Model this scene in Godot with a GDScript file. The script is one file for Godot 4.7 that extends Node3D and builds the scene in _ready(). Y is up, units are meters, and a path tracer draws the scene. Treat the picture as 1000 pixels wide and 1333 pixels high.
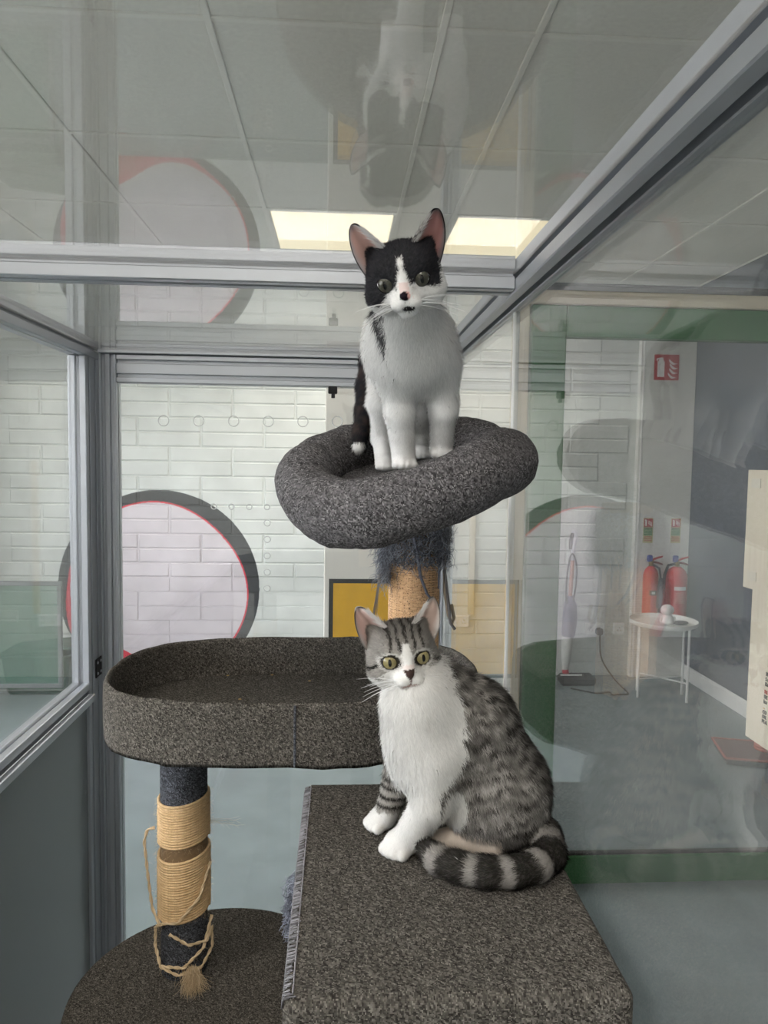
extends Node3D
# Two kittens on a cat tree inside a glazed aluminium pen, seen from inside the pen.

const CEIL := 2.92
const BACK := -5.4
const ROOF := 1.85

var rng := RandomNumberGenerator.new()
var noise := FastNoiseLite.new()
var M := {}
var names := {}

# ------------------------------------------------------------------ mesh collector
class MB:
	var v := PackedVector3Array()
	var n := PackedVector3Array()
	var c := PackedColorArray()
	var t := PackedVector2Array()
	var i := PackedInt32Array()
	var col := Color(1, 1, 1)

	func vert(p: Vector3, nn: Vector3, uv := Vector2.ZERO) -> int:
		v.append(p); n.append(nn); c.append(col); t.append(uv)
		return v.size() - 1

	# a, b, c run anticlockwise seen from outside
	func tri(a: Vector3, b: Vector3, d: Vector3) -> void:
		var nn := (b - a).cross(d - a).normalized()
		var k := v.size()
		vert(a, nn); vert(b, nn, Vector2(1, 0)); vert(d, nn, Vector2(1, 1))
		i.append_array([k, k + 2, k + 1])

	func quad(a: Vector3, b: Vector3, d: Vector3, e: Vector3) -> void:
		var nn := (b - a).cross(e - a).normalized()
		if nn.length() < 0.5:
			nn = (d - b).cross(a - b).normalized()
		var k := v.size()
		vert(a, nn, Vector2(0, 1)); vert(b, nn, Vector2(1, 1)); vert(d, nn, Vector2(1, 0)); vert(e, nn, Vector2(0, 0))
		i.append_array([k, k + 2, k + 1, k, k + 3, k + 2])

	func box(at: Vector3, size: Vector3, bev := 0.0, b := Basis()) -> void:
		var h := size * 0.5
		bev = minf(bev, minf(h.x, minf(h.y, h.z)) * 0.9)
		var P := func(x: float, y: float, z: float) -> Vector3: return at + b * Vector3(x, y, z)
		var ax := [Vector3(1, 0, 0), Vector3(0, 1, 0), Vector3(0, 0, 1)]
		for a in 3:
			var u: Vector3 = ax[(a + 1) % 3]
			var w: Vector3 = ax[(a + 2) % 3]
			var d: Vector3 = ax[a]
			var hu: float = h.dot(u) - bev
			var hw: float = h.dot(w) - bev
			var hd: float = h.dot(d)
			for s in [1.0, -1.0]:
				var q := [d * s * hd - u * hu - w * hw, d * s * hd + u * hu - w * hw, d * s * hd + u * hu + w * hw, d * s * hd - u * hu + w * hw]
				for k in 4:
					q[k] = at + b * q[k]
				if s > 0:
					quad(q[0], q[1], q[2], q[3])
				else:
					quad(q[3], q[2], q[1], q[0])
		if bev <= 0.0:
			return
		for a in 3:
			var u: Vector3 = ax[(a + 1) % 3]
			var w: Vector3 = ax[(a + 2) % 3]
			var d: Vector3 = ax[a]
			var L: float = h.dot(d) - bev
			var hu: float = h.dot(u)
			var hw: float = h.dot(w)
			for su in [1.0, -1.0]:
				for sw in [1.0, -1.0]:
					var p1: Vector3 = u * su * hu + w * sw * (hw - bev)
					var p2: Vector3 = u * su * (hu - bev) + w * sw * hw
					var q := [p1 - d * L, p1 + d * L, p2 + d * L, p2 - d * L]
					for k in 4:
						q[k] = at + b * q[k]
					if su * sw < 0:
						quad(q[0], q[1], q[2], q[3])
					else:
						quad(q[3], q[2], q[1], q[0])
		for sx in [1.0, -1.0]:
			for sy in [1.0, -1.0]:
				for sz in [1.0, -1.0]:
					var p1: Vector3 = P.call(sx * h.x, sy * (h.y - bev), sz * (h.z - bev))
					var p2: Vector3 = P.call(sx * (h.x - bev), sy * h.y, sz * (h.z - bev))
					var p3: Vector3 = P.call(sx * (h.x - bev), sy * (h.y - bev), sz * h.z)
					if sx * sy * sz > 0:
						tri(p1, p2, p3)
					else:
						tri(p3, p2, p1)

	# rows of points, smooth; outside is cross(along the row, along the rows)
	func sheet(rows: Array, loop_u := false, loop_v := false, flip := false) -> void:
		var R := rows.size()
		var U: int = rows[0].size()
		var k := v.size()
		for r in R:
			for u in U:
				var ua: int = u - 1 if u > 0 else (U - 1 if loop_u else 0)
				var ub: int = u + 1 if u < U - 1 else (0 if loop_u else U - 1)
				var ra: int = r - 1 if r > 0 else (R - 1 if loop_v else 0)
				var rb: int = r + 1 if r < R - 1 else (0 if loop_v else R - 1)
				var du: Vector3 = rows[r][ub] - rows[r][ua]
				var dv: Vector3 = rows[rb][u] - rows[ra][u]
				if du.length() < 1e-7:
					du = rows[(r + 1) if r == 0 else r - 1][ub] - rows[(r + 1) if r == 0 else r - 1][ua]
				var nn := du.cross(dv).normalized()
				vert(rows[r][u], -nn if flip else nn, Vector2(float(u) / (U - 1), float(r) / (R - 1)))
		for r in (R if loop_v else R - 1):
			for u in (U if loop_u else U - 1):
				var a: int = k + r * U + u
				var b: int = k + r * U + (u + 1) % U
				var d: int = k + ((r + 1) % R) * U + (u + 1) % U
				var e: int = k + ((r + 1) % R) * U + u
				if flip:
					i.append_array([a, b, d, a, d, e])
				else:
					i.append_array([a, d, b, a, e, d])

	func lathe(at: Vector3, prof: Array, seg := 24, b := Basis()) -> void:
		# prof: Vector2(radius, height) from bottom to top along the outside
		var rows := []
		for p in prof:
			var row := []
			for s in seg:
				var a := TAU * s / seg
				row.append(at + b * Vector3(cos(a) * p.x, p.y, sin(a) * p.x))
			rows.append(row)
		sheet(rows, true, false, true)

	func tube(path: Array, rad, sides := 8, caps := true) -> void:
		var rows := []
		var N := path.size()
		var up := Vector3.UP
		var prev := Vector3.ZERO
		for k in N:
			var d: Vector3 = (path[mini(k + 1, N - 1)] - path[maxi(k - 1, 0)]).normalized()
			var x := Vector3.ZERO
			if k == 0:
				x = d.cross(up)
				if x.length() < 0.1:
					x = d.cross(Vector3.RIGHT)
			else:
				x = prev - d * prev.dot(d)
			x = x.normalized()
			prev = x
			var y := d.cross(x)
			var r: float = rad[k] if rad is Array else rad
			var row := []
			for s in sides:
				var a := TAU * s / sides
				row.append(path[k] + (x * cos(a) + y * sin(a)) * r)
			rows.append(row)
		if caps:
			var first := []
			var last := []
			for s in sides:
				first.append(path[0]); last.append(path[N - 1])
			rows.push_front(first); rows.push_back(last)
		sheet(rows, true, false, false)

	# outline (x, y) pushed from a to b; right and up give the plane of the outline
	func extrude(poly: PackedVector2Array, a: Vector3, b: Vector3, right: Vector3, up: Vector3) -> void:
		if Geometry2D.is_polygon_clockwise(poly):
			poly = poly.duplicate(); poly.reverse()
		var d := (b - a).normalized()
		var hand := right.cross(up).dot(d) > 0
		var N := poly.size()
		for k in N:
			var p := poly[k]
			var q := poly[(k + 1) % N]
			var o1 := right * p.x + up * p.y
			var o2 := right * q.x + up * q.y
			if hand:
				quad(a + o1, a + o2, b + o2, b + o1)
			else:
				quad(b + o1, b + o2, a + o2, a + o1)
		var ids := Geometry2D.triangulate_polygon(poly)
		for k in range(0, ids.size(), 3):
			var o := []
			for j in 3:
				o.append(right * poly[ids[k + j]].x + up * poly[ids[k + j]].y)
			var outside: Vector3 = (o[1] - o[0]).cross(o[2] - o[0])
			if outside.dot(d) > 0:
				tri(b + o[0], b + o[1], b + o[2]); tri(a + o[2], a + o[1], a + o[0])
			else:
				tri(b + o[2], b + o[1], b + o[0]); tri(a + o[0], a + o[1], a + o[2])

	func ball(at: Vector3, r: Vector3, b := Basis(), seg := 16, rings := 10) -> void:
		var rows := []
		for k in rings + 1:
			var ph := PI * k / rings
			var row := []
			for s in seg:
				var a := TAU * s / seg
				row.append(at + b * (Vector3(cos(a) * sin(ph), -cos(ph), sin(a) * sin(ph)) * r))
			rows.append(row)
		sheet(rows, true, false, true)

	static func new_post(owner_node, r: float, y0: float, y1: float) -> ArrayMesh:
		var mb := MB.new()
		mb.sheet(owner_node.cylinder_pts(r, y0, y1, 6, 36, 0.0006, 2.0), true, false, true)
		return mb.mesh()

	func mesh() -> ArrayMesh:
		var arr := []
		arr.resize(Mesh.ARRAY_MAX)
		arr[Mesh.ARRAY_VERTEX] = v
		arr[Mesh.ARRAY_NORMAL] = n
		arr[Mesh.ARRAY_COLOR] = c
		arr[Mesh.ARRAY_TEX_UV] = t
		arr[Mesh.ARRAY_INDEX] = i
		var m := ArrayMesh.new()
		m.add_surface_from_arrays(Mesh.PRIMITIVE_TRIANGLES, arr)
		return m


# ------------------------------------------------------------------ objects
func numbered(called: String) -> String:
	var k: int = names.get(called, 0)
	names[called] = k + 1
	return called if k == 0 else "%s_%03d" % [called, k]


func part(called: String, mb: MB, m: Material, parent: Node3D) -> MeshInstance3D:
	return place(called, mb.mesh(), m, parent)


func place(called: String, mesh: Mesh, m: Material, parent: Node3D, at := Vector3.ZERO) -> MeshInstance3D:
	var o := MeshInstance3D.new()
	o.name = called
	o.mesh = mesh
	o.material_override = m
	o.position = at
	parent.add_child(o, true)
	return o


func thing(called: String, label: String, category: String, at := Vector3.ZERO, group := "") -> Node3D:
	var o := Node3D.new()
	o.name = numbered(called)
	add_child(o, true)
	o.position = at
	tag(o, label, category, group)
	return o


func tag(o: Node, label: String, category: String, group := "") -> void:
	o.set_meta("label", label)
	o.set_meta("category", category)
	if group:
		o.set_meta("group", group)


func solo(called: String, mb: MB, m: Material, label: String, category: String, group := "") -> MeshInstance3D:
	var o := place(numbered(called), mb.mesh(), m, self)
	tag(o, label, category, group)
	return o


func struct(called: String, mb: MB, m: Material, label := "", category := "") -> MeshInstance3D:
	var o := place(numbered(called), mb.mesh(), m, self)
	o.set_meta("kind", "structure")
	if label:
		tag(o, label, category)
	return o


func struct_node(called: String, label := "", category := "") -> Node3D:
	var o := Node3D.new()
	o.name = numbered(called)
	add_child(o, true)
	o.set_meta("kind", "structure")
	if label:
		tag(o, label, category)
	return o


# ------------------------------------------------------------------ materials
func mat(c: Color, rough := 0.6, metal := 0.0) -> StandardMaterial3D:
	var m := StandardMaterial3D.new()
	m.albedo_color = c
	m.roughness = rough
	m.metallic = metal
	return m


func glass(c: Color, alpha: float, rough := 0.0) -> StandardMaterial3D:
	var m := mat(Color(c.r, c.g, c.b, alpha), rough)
	m.transparency = BaseMaterial3D.TRANSPARENCY_ALPHA
	return m


func vcol(rough := 0.8) -> StandardMaterial3D:
	var m := mat(Color.WHITE, rough)
	m.vertex_color_use_as_albedo = true
	return m


func textured(im: Image, scale: Vector3, rough := 0.9, world := true) -> StandardMaterial3D:
	var m := mat(Color.WHITE, rough)
	m.albedo_texture = ImageTexture.create_from_image(im)
	m.uv1_triplanar = true
	m.uv1_world_triplanar = world
	m.uv1_scale = scale
	m.uv1_triplanar_sharpness = 6.0
	return m


# woven cloth of mixed yarns: over and under threads, each thread of its own tone
func cloth_image(dark: Color, light: Color, size: int, cell: int, sd: int, fleck := 0.0) -> Array:
	var r := RandomNumberGenerator.new()
	r.seed = sd
	var im := Image.create(size, size, false, Image.FORMAT_RGB8)
	var hm := Image.create(size, size, false, Image.FORMAT_RGB8)
	var nc := size / cell
	var tone := PackedFloat32Array()
	tone.resize(nc * nc)
	for k in nc * nc:
		tone[k] = clampf(r.randfn(0.42, 0.27), 0, 1)
	for k in nc * nc:                                   # a yarn keeps its tone over a few crossings
		if r.randf() < 0.4:
			var step := 1 if (k + k / nc) % 2 == 0 else nc
			tone[(k + step) % (nc * nc)] = tone[k]
	for y in size:
		for x in size:
			var cx := x / cell
			var cy := y / cell
			var fx := (x % cell + 0.5) / cell - 0.5
			var fy := (y % cell + 0.5) / cell - 0.5
			var over := (cx + cy) % 2 == 0
			var h := 1.0 - 1.7 * (fx * fx * (0.6 if over else 1.6) + fy * fy * (1.6 if over else 0.6))
			var k: float = tone[cy * nc + cx]
			if fleck > 0.0 and k > 1.0 - fleck:
				k = 1.25
			var col := dark.lerp(light, k)
			im.set_pixel(x, y, col)
			hm.set_pixel(x, y, Color(h, h, h))
	return [im, hm]


func cloth(dark: Color, light: Color, scale: float, sd: int, fleck := 0.0, rough := 0.95) -> StandardMaterial3D:
	var a := cloth_image(dark, light, 512, 4, sd, fleck)
	var m := textured(a[0], Vector3.ONE * scale, rough, false)
	m.heightmap_enabled = true
	m.heightmap_texture = ImageTexture.create_from_image(a[1])
	m.heightmap_scale = 0.05
	m.metallic_specular = 0.25
	return m


func mottled(c: Color, amount: float, scale: float, rough: float, sd: int, freq := 0.02) -> StandardMaterial3D:
	var f := FastNoiseLite.new()
	f.seed = sd
	f.frequency = freq
	f.fractal_octaves = 5
	var im := Image.create(256, 256, false, Image.FORMAT_RGB8)
	for y in 256:
		for x in 256:
			var wx := absf(x - 128.0) / 128.0
			var k := 1.0 + amount * (f.get_noise_2d(x, y) * (1 - wx) + f.get_noise_2d(256 - x, y + 400) * wx)
			im.set_pixel(x, y, Color(c.r * k, c.g * k, c.b * k))
	return textured(im, Vector3.ONE * scale, rough)


# ------------------------------------------------------------------ scene
func _ready() -> void:
	# camera, light, exposure
	var cam := Camera3D.new()
	cam.name = "camera"
	cam.position = Vector3(0, 1.6, 0)
	cam.rotation_degrees = Vector3(-3.93, -3.47, 0.85)
	cam.fov = rad_to_deg(2.0 * atan(666.5 / 960.0))
	cam.near = 0.02
	cam.far = 60.0
	add_child(cam)
	cam.current = true
	var env := Environment.new()
	env.background_mode = Environment.BG_SKY
	var sky := Sky.new()
	var pm := ProceduralSkyMaterial.new()
	pm.sky_top_color = Color(0.88, 0.90, 0.93)
	pm.sky_horizon_color = Color(0.95, 0.955, 0.96)
	pm.ground_bottom_color = Color(0.45, 0.46, 0.45)
	pm.ground_horizon_color = Color(0.62, 0.63, 0.62)
	sky.sky_material = pm
	env.sky = sky
	env.background_energy_multiplier = 15.0
	env.tonemap_mode = Environment.TONE_MAPPER_LINEAR
	env.tonemap_exposure = 1.25
	env.sdfgi_enabled = true
	env.ssao_enabled = true
	env.ssil_enabled = true
	var we := WorldEnvironment.new()
	we.name = "environment"
	we.environment = env
	add_child(we)
	rng.seed = 20240611
	noise.seed = 7
	noise.frequency = 1.0
	materials()
	build_room()
	build_partition()
	build_pen()
	build_tree()
	build_tuxedo()
	build_tabby()
	build_small()


func materials() -> void:
	M.alu = mat(Color(0.70, 0.715, 0.74), 0.38, 0.75)
	M.pane = glass(Color(0.80, 0.82, 0.80), 0.035)
	M.roofpane = glass(Color(0.76, 0.745, 0.72), 0.15)
	M.panel = mat(Color(0.40, 0.42, 0.43), 0.16)
	M.white = mat(Color(0.91, 0.90, 0.87), 0.6)
	M.gloss_white = mat(Color(0.90, 0.90, 0.89), 0.3)
	M.beige = mat(Color(0.78, 0.74, 0.66), 0.55)
	M.green = mat(Color(0.13, 0.37, 0.18), 0.5)
	M.black = mat(Color(0.07, 0.07, 0.08), 0.5)
	M.rubber = mat(Color(0.10, 0.10, 0.11), 0.7)
	M.slate = mottled(Color(0.27, 0.30, 0.35), 0.12, 0.6, 0.35, 5)
	M.floor = mottled(Color(0.48, 0.525, 0.53), 0.10, 0.35, 0.27, 9, 0.03)
	M.tile = mottled(Color(0.80, 0.79, 0.76), 0.05, 1.4, 0.9, 11, 0.12)
	M.tbar = mat(Color(0.82, 0.81, 0.78), 0.6)
	M.plaster = mottled(Color(0.84, 0.84, 0.82), 0.05, 0.5, 0.7, 12)
	M.red = mat(Color(0.72, 0.09, 0.11), 0.3)
	M.tweed = cloth(Color(0.17, 0.160, 0.147), Color(0.50, 0.482, 0.452), 7.0, 3)
	M.tweed_bed = cloth(Color(0.17, 0.165, 0.17), Color(0.54, 0.53, 0.535), 7.0, 4)
	M.tweed_blue = cloth(Color(0.14, 0.145, 0.155), Color(0.45, 0.46, 0.49), 7.0, 6)
	M.wool = vcol(0.9)
	M.fur = vcol(0.75)
	M.fur.metallic_specular = 0.12
	M.eye = vcol(0.04)
	M.jute = jute_material()
	M.card = mottled(Color(0.47, 0.38, 0.27), 0.15, 9.0, 0.9, 31, 0.05)
	M.brick = mural_material()
	M.mortar = mat(Color(0.78, 0.79, 0.76), 0.9)


func jute_material() -> StandardMaterial3D:
	# fine fibres wound round the post
	var im := Image.create(256, 256, false, Image.FORMAT_RGB8)
	var f := FastNoiseLite.new()
	f.seed = 77
	f.frequency = 0.05
	for y in 256:
		for x in 256:
			var k := 0.5 + 0.5 * f.get_noise_2d(x * 0.6, y * 5.0) + 0.35 * f.get_noise_2d(x * 4.0, y * 9.0)
			im.set_pixel(x, y, Color(0.66, 0.53, 0.37).lerp(Color(0.96, 0.84, 0.66), clampf(k, 0, 1)))
	return textured(im, Vector3.ONE * 8.0, 0.95, false)


func mural_material() -> StandardMaterial3D:
	# painted blockwork with a ring painted on it: black outside, a red crescent inside
	var W := 1340
	var H := 730
	var im := Image.create(W, H, false, Image.FORMAT_RGB8)
	var f := FastNoiseLite.new()
	f.seed = 21
	f.frequency = 0.012
	f.fractal_octaves = 5
	var cx := -1.30
	var cy := 0.65
	for y in H:
		var wy := CEIL - (y + 0.5) / H * CEIL
		for x in W:
			var wx := -2.75 + (x + 0.5) / W * 5.35
			var k := 1.0 + 0.06 * f.get_noise_2d(x, y)
			var c := Color(0.80 * k, 0.815 * k, 0.80 * k)
			var dx := wx - cx
			var dy := wy - cy
			if absf(dx) < 0.75 and absf(dy) < 0.75:
				var d := sqrt(dx * dx + dy * dy)
				if d < 0.72:
					var a := rad_to_deg(atan2(dy, dx))
					var black := 0.066 + 0.050 * exp(-pow((a - 45.0) / 40.0, 2.0))
					var s := a + 118.0
					if s > 180.0: s -= 360.0
					black *= smoothstep(25.0, 70.0, absf(s))
					var red := 0.011 + 0.19 * exp(-pow(s / 38.0, 2.0))
					if d > 0.72 - black:
						c = Color(0.12, 0.135, 0.16)
					elif d > 0.72 - black - red:
						c = Color(0.80, 0.16, 0.24)
					else:
						c = Color(0.785 * k, 0.755 * k, 0.775 * k)
			im.set_pixel(x, y, c)
	var m := mat(Color.WHITE, 0.75)                      # mapped by each block's place on the wall
	m.albedo_texture = ImageTexture.create_from_image(im)
	return m


func wall_uv(mb: MB, at: Vector3) -> void:
	for k in mb.v.size():
		var p := mb.v[k] + at
		mb.t[k] = Vector2((p.x + 2.75) / 5.35, (CEIL - p.y) / CEIL)


# ------------------------------------------------------------------ the room
func build_room() -> void:
	var mb := MB.new()
	mb.box(Vector3(-0.075, -0.05, -1.45), Vector3(5.75, 0.1, 8.3))
	struct("floor", mb, M.floor, "smooth blue-grey painted floor", "floor")
	# back wall: backing with every block proud of its joints
	var wall := struct_node("wall_back", "white painted blockwork wall with a large painted ring", "wall")
	mb = MB.new()
	mb.box(Vector3(-0.075, 1.48, BACK - 0.056), Vector3(5.75, 2.96, 0.1))
	wall_uv(mb, Vector3.ZERO)
	part("backing", mb, M.brick, wall)
	var block := func(at: Vector3, r: RandomNumberGenerator) -> void:
		var b := MB.new()
		var hw := 0.2205
		var hh := 0.0495
		var e := []
		for q in [Vector2(-1, -1), Vector2(1, -1), Vector2(1, 1), Vector2(-1, 1)]:
			e.append(Vector3(q.x * (hw - 0.006 - r.randf() * 0.003), q.y * (hh - 0.005 - r.randf() * 0.003), r.randf() * 0.0015))
		var o := [Vector3(-hw, -hh, -0.007), Vector3(hw, -hh, -0.007), Vector3(hw, hh, -0.007), Vector3(-hw, hh, -0.007)]
		b.quad(e[0], e[1], e[2], e[3])
		for j in 4:
			b.quad(o[j], o[(j + 1) % 4], e[(j + 1) % 4], e[j])
		wall_uv(b, at)
		place("block", b.mesh(), M.brick, wall, at)
	var rest := MB.new()
	for row in 28:
		var shift := 0.225 if (row / 2) % 2 == 0 else 0.0
		for k in range(-7, 7):
			var x := k * 0.45 + shift - 0.10
			if x < -2.72 + 0.22 or x > 2.2 - 0.22:
				continue
			var y := 0.055 + row * 0.105
			if y > CEIL - 0.05:
				continue
			var seen := y > 0.75 and (x < 0.1 or x > 0.65) or y > 0.3 and x > 0.65
			if seen:
				block.call(Vector3(x, y, BACK + 0.002 * rng.randf()), rng)
			else:
				rest.box(Vector3(x, y, BACK - 0.004), Vector3(0.436, 0.095, 0.008))
	wall_uv(rest, Vector3.ZERO)
	var rm := part("lower_blocks", rest, M.brick, wall)
	rm.set_meta("kind", "stuff")
	# smooth pier at the right end of the back wall
	mb = MB.new()
	mb.box(Vector3(2.41, 1.46, BACK + 0.02), Vector3(0.42, 2.92, 0.05), 0.004)
	part("smooth_pier", mb, M.plaster, wall)
	mb = MB.new()
	mb.box(Vector3(-0.075, 1.48, 2.65), Vector3(5.75, 2.96, 0.1))
	struct("wall_front", mb, M.plaster)
	# right wall, dark, with a white skirting
	mb = MB.new()
	mb.box(Vector3(2.67, 1.48, -1.45), Vector3(0.1, 2.96, 8.3))
	struct("wall_right", mb, M.slate, "dark slate-blue side wall", "wall")
	mb = MB.new()
	mb.box(Vector3(2.608, 0.045, -1.45), Vector3(0.016, 0.09, 7.9), 0.003)
	mb.box(Vector3(2.606, 0.10, -1.45), Vector3(0.012, 0.02, 7.9), 0.004)
	struct("baseboard_right", mb, M.gloss_white)
	# left wall with two windows
	var lw := struct_node("wall_left")
	for s in [[-5.5, -4.3, 0.0, 2.96], [-2.5, -1.0, 0.0, 2.96], [1.6, 2.7, 0.0, 2.96], [-4.3, -2.5, 0.0, 0.9], [-1.0, 1.6, 0.0, 0.9], [-4.3, -2.5, 2.5, 2.96], [-1.0, 1.6, 2.5, 2.96]]:
		mb = MB.new()
		mb.box(Vector3(-2.80, (s[2] + s[3]) / 2, (s[0] + s[1]) / 2), Vector3(0.1, s[3] - s[2], s[1] - s[0]))
		part("wall_section", mb, M.plaster, lw)
	for s in [[-4.3, -2.5], [-1.0, 1.6]]:
		var w := struct_node("window_%d" % (1 if s[0] < -3 else 2))
		mb = MB.new()
		var zc: float = (s[0] + s[1]) / 2
		var zw: float = s[1] - s[0]
		for z in [s[0] + 0.025, zc, s[1] - 0.025]:
			mb.box(Vector3(-2.80, 1.7, z), Vector3(0.06, 1.6, 0.05), 0.005)
		for y in [0.925, 2.475]:
			mb.box(Vector3(-2.80, y, zc), Vector3(0.06, 0.05, zw - 0.002), 0.005)
		part("window_frame", mb, M.gloss_white, w)
		mb = MB.new()
		mb.box(Vector3(-2.80, 1.7, zc), Vector3(0.006, 1.5, zw - 0.1))
		part("pane", mb, M.pane, w)
	# ceiling: tiles laid in a metal grid
	var ce := struct_node("ceiling", "suspended ceiling of square mineral tiles", "ceiling")
	mb = MB.new()
	mb.box(Vector3(-0.075, CEIL + 0.10, -1.45), Vector3(5.75, 0.1, 8.3))
	part("slab", mb, M.tile, ce)
	var xs := [-2.75, -2.54, -1.83, -1.12, -0.41, 0.30, 0.595, 1.305, 2.015, 2.62]
	var zs := [BACK, -4.83, -4.0, -3.166, -2.33, -1.5, -0.66, 0.17, 1.0, 1.84, 2.6]
	var lit := []
	for cell in [[4, 1], [6, 1], [2, 6], [4, 7], [4, 8], [2, 8]]:
		lit.append(Vector2i(cell[0], cell[1]))
	for a in xs.size() - 1:
		for b in zs.size() - 1:
			var at := Vector3((xs[a] + xs[a + 1]) / 2, CEIL, (zs[b] + zs[b + 1]) / 2)
			var sz := Vector3(xs[a + 1] - xs[a] - 0.02, 0.02, zs[b + 1] - zs[b] - 0.02)
			if Vector2i(a, b) in lit:
				light_panel(at, sz, Vector2i(a, b))
				continue
			mb = MB.new()
			mb.box(Vector3.ZERO, sz, 0.004)
			place("tile", mb.mesh(), M.tile, ce, at + Vector3(0, 0.006, 0))
	for x in xs:
		mb = MB.new()
		mb.box(Vector3(x, CEIL - 0.004, -1.4), Vector3(0.024, 0.012, 8.0), 0.003)
		part("grid_bar", mb, M.tbar, ce)
	for z in zs:
		mb = MB.new()
		mb.box(Vector3(-0.07, CEIL - 0.0035, z), Vector3(5.36, 0.012, 0.024), 0.003)
		part("grid_bar", mb, M.tbar, ce)


func light_panel(at: Vector3, sz: Vector3, cell: Vector2i) -> void:
	var label: String = {Vector2i(2, 6): "ceiling light panel left of the pen, out of the picture", Vector2i(4, 7): "ceiling light panel just behind the camera, nearer of two", Vector2i(4, 8): "ceiling light panel far behind the camera", Vector2i(2, 8): "ceiling light panel behind the camera to the left"}.get(cell, "")
	if cell == Vector2i(4, 1):
		label = "glowing ceiling light panel behind the black-and-white kitten, left of its ears"
	elif cell == Vector2i(6, 1):
		label = "glowing ceiling light panel right of the black-and-white kitten, by the diagonal rail"
	var t := thing("ceiling_light", label, "ceiling light", at, "recessed ceiling light panels")
	var mb := MB.new()
	for s in [-1.0, 1.0]:
		mb.box(Vector3(s * (sz.x / 2 - 0.008), 0, 0), Vector3(0.016, 0.022, sz.z), 0.003)
		mb.box(Vector3(0, 0, s * (sz.z / 2 - 0.008)), Vector3(sz.x - 0.032, 0.022, 0.016), 0.003)
	part("frame", mb, M.tbar, t)
	mb = MB.new()
	mb.box(Vector3(0, 0.004, 0), Vector3(sz.x - 0.03, 0.01, sz.z - 0.03))
	var g := mat(Color(0.9, 0.88, 0.8), 0.6)
	g.emission_enabled = true
	g.emission = Color(1.0, 0.93, 0.74)
	g.emission_energy_multiplier = 0.95
	part("diffuser", mb, g, t)
	var l := AreaLight3D.new()
	l.name = "panel_glow"
	l.area_size = Vector2(sz.x - 0.04, sz.z - 0.04)
	l.area_normalize_energy = true
	l.light_color = Color(1.0, 0.975, 0.95)
	l.light_energy = 1.7
	l.area_range = 12.0
	l.shadow_enabled = true
	l.position = Vector3(0, -0.012, 0)
	l.rotation_degrees = Vector3(-90, 0, 0)
	t.add_child(l)


func build_partition() -> void:
	# glazed partition: beige posts, and a green frame round a big pane that reaches the floor
	var z := -2.66
	var p := struct_node("door_1", "tall green-framed glazed door panel in a beige partition", "door")
	var mb := MB.new()
	mb.box(Vector3(0.652, 1.12, z - 0.03), Vector3(0.052, 2.24, 0.06), 0.004)
	part("beige_post", mb, M.beige, p)
	mb = MB.new()
	mb.box(Vector3(1.62, 2.2, z - 0.03), Vector3(1.88, 0.05, 0.06), 0.004)
	part("beige_rail", mb, M.beige, p)
	mb = MB.new()
	mb.box(Vector3(1.62, 2.243, z - 0.03), Vector3(1.88, 0.012, 0.08), 0.003)
	part("dark_cap", mb, M.rubber, p)
	for a in [["green_post", 0.75, 1.086, 0.128, 2.172], ["green_post", 1.90, 1.086, 0.128, 2.172], ["green_head", 1.325, 2.116, 1.02, 0.112], ["green_bottom_rail", 1.325, 0.055, 1.02, 0.11]]:
		mb = MB.new()
		mb.box(Vector3(a[1], a[2], z - 0.025), Vector3(a[3], a[4], 0.05), 0.004)
		part(a[0], mb, M.green, p)
	mb = MB.new()
	mb.box(Vector3(1.325, 0.114, z - 0.02), Vector3(1.02, 0.008, 0.02))
	part("seal", mb, M.rubber, p)
	mb = MB.new()
	mb.box(Vector3(2.26, 1.086, z - 0.025), Vector3(0.6, 2.172, 0.05))
	part("side_panel", mb, M.beige, p)
	mb = MB.new()
	mb.box(Vector3(1.325, 1.085, z - 0.025), Vector3(1.02, 1.95, 0.006))
	part("pane", mb, glass(Color(0.13, 0.15, 0.19), 0.17), p)


# ------------------------------------------------------------------ the pen
func groove_profile(w: float, h: float, nx: int, ny: int) -> PackedVector2Array:
	# a slotted extrusion: nx slots in top and bottom, ny slots in the sides
	var out := PackedVector2Array()
	var s := 0.0044
	var d := 0.0105
	var ch := 0.0016
	var sides := [[Vector2(-w / 2, -h / 2), Vector2(1, 0), w, nx], [Vector2(w / 2, -h / 2), Vector2(0, 1), h, ny], [Vector2(w / 2, h / 2), Vector2(-1, 0), w, nx], [Vector2(-w / 2, h / 2), Vector2(0, -1), h, ny]]
	for q in sides:
		var o: Vector2 = q[0]
		var dir: Vector2 = q[1]
		var inn := Vector2(-dir.y, dir.x)
		out.append(o + dir * ch)
		for k in q[3]:
			var m: float = q[2] * (k + 0.5) / q[3]
			out.append(o + dir * (m - s - 0.0012))
			out.append(o + dir * (m - s) + inn * 0.0012)
			out.append(o + dir * (m - s) + inn * d)
			out.append(o + dir * (m + s) + inn * d)
			out.append(o + dir * (m + s) + inn * 0.0012)
			out.append(o + dir * (m + s + 0.0012))
		out.append(o + dir * (q[2] - ch))
	return out


func rail(called: String, parent: Node3D, a: Vector3, b: Vector3, right: Vector3, up: Vector3, w: float, h: float, nx: int, ny: int) -> void:
	var mb := MB.new()
	mb.extrude(groove_profile(w, h, nx, ny), a, b, right, up)
	part(called, mb, M.alu, parent)


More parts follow.
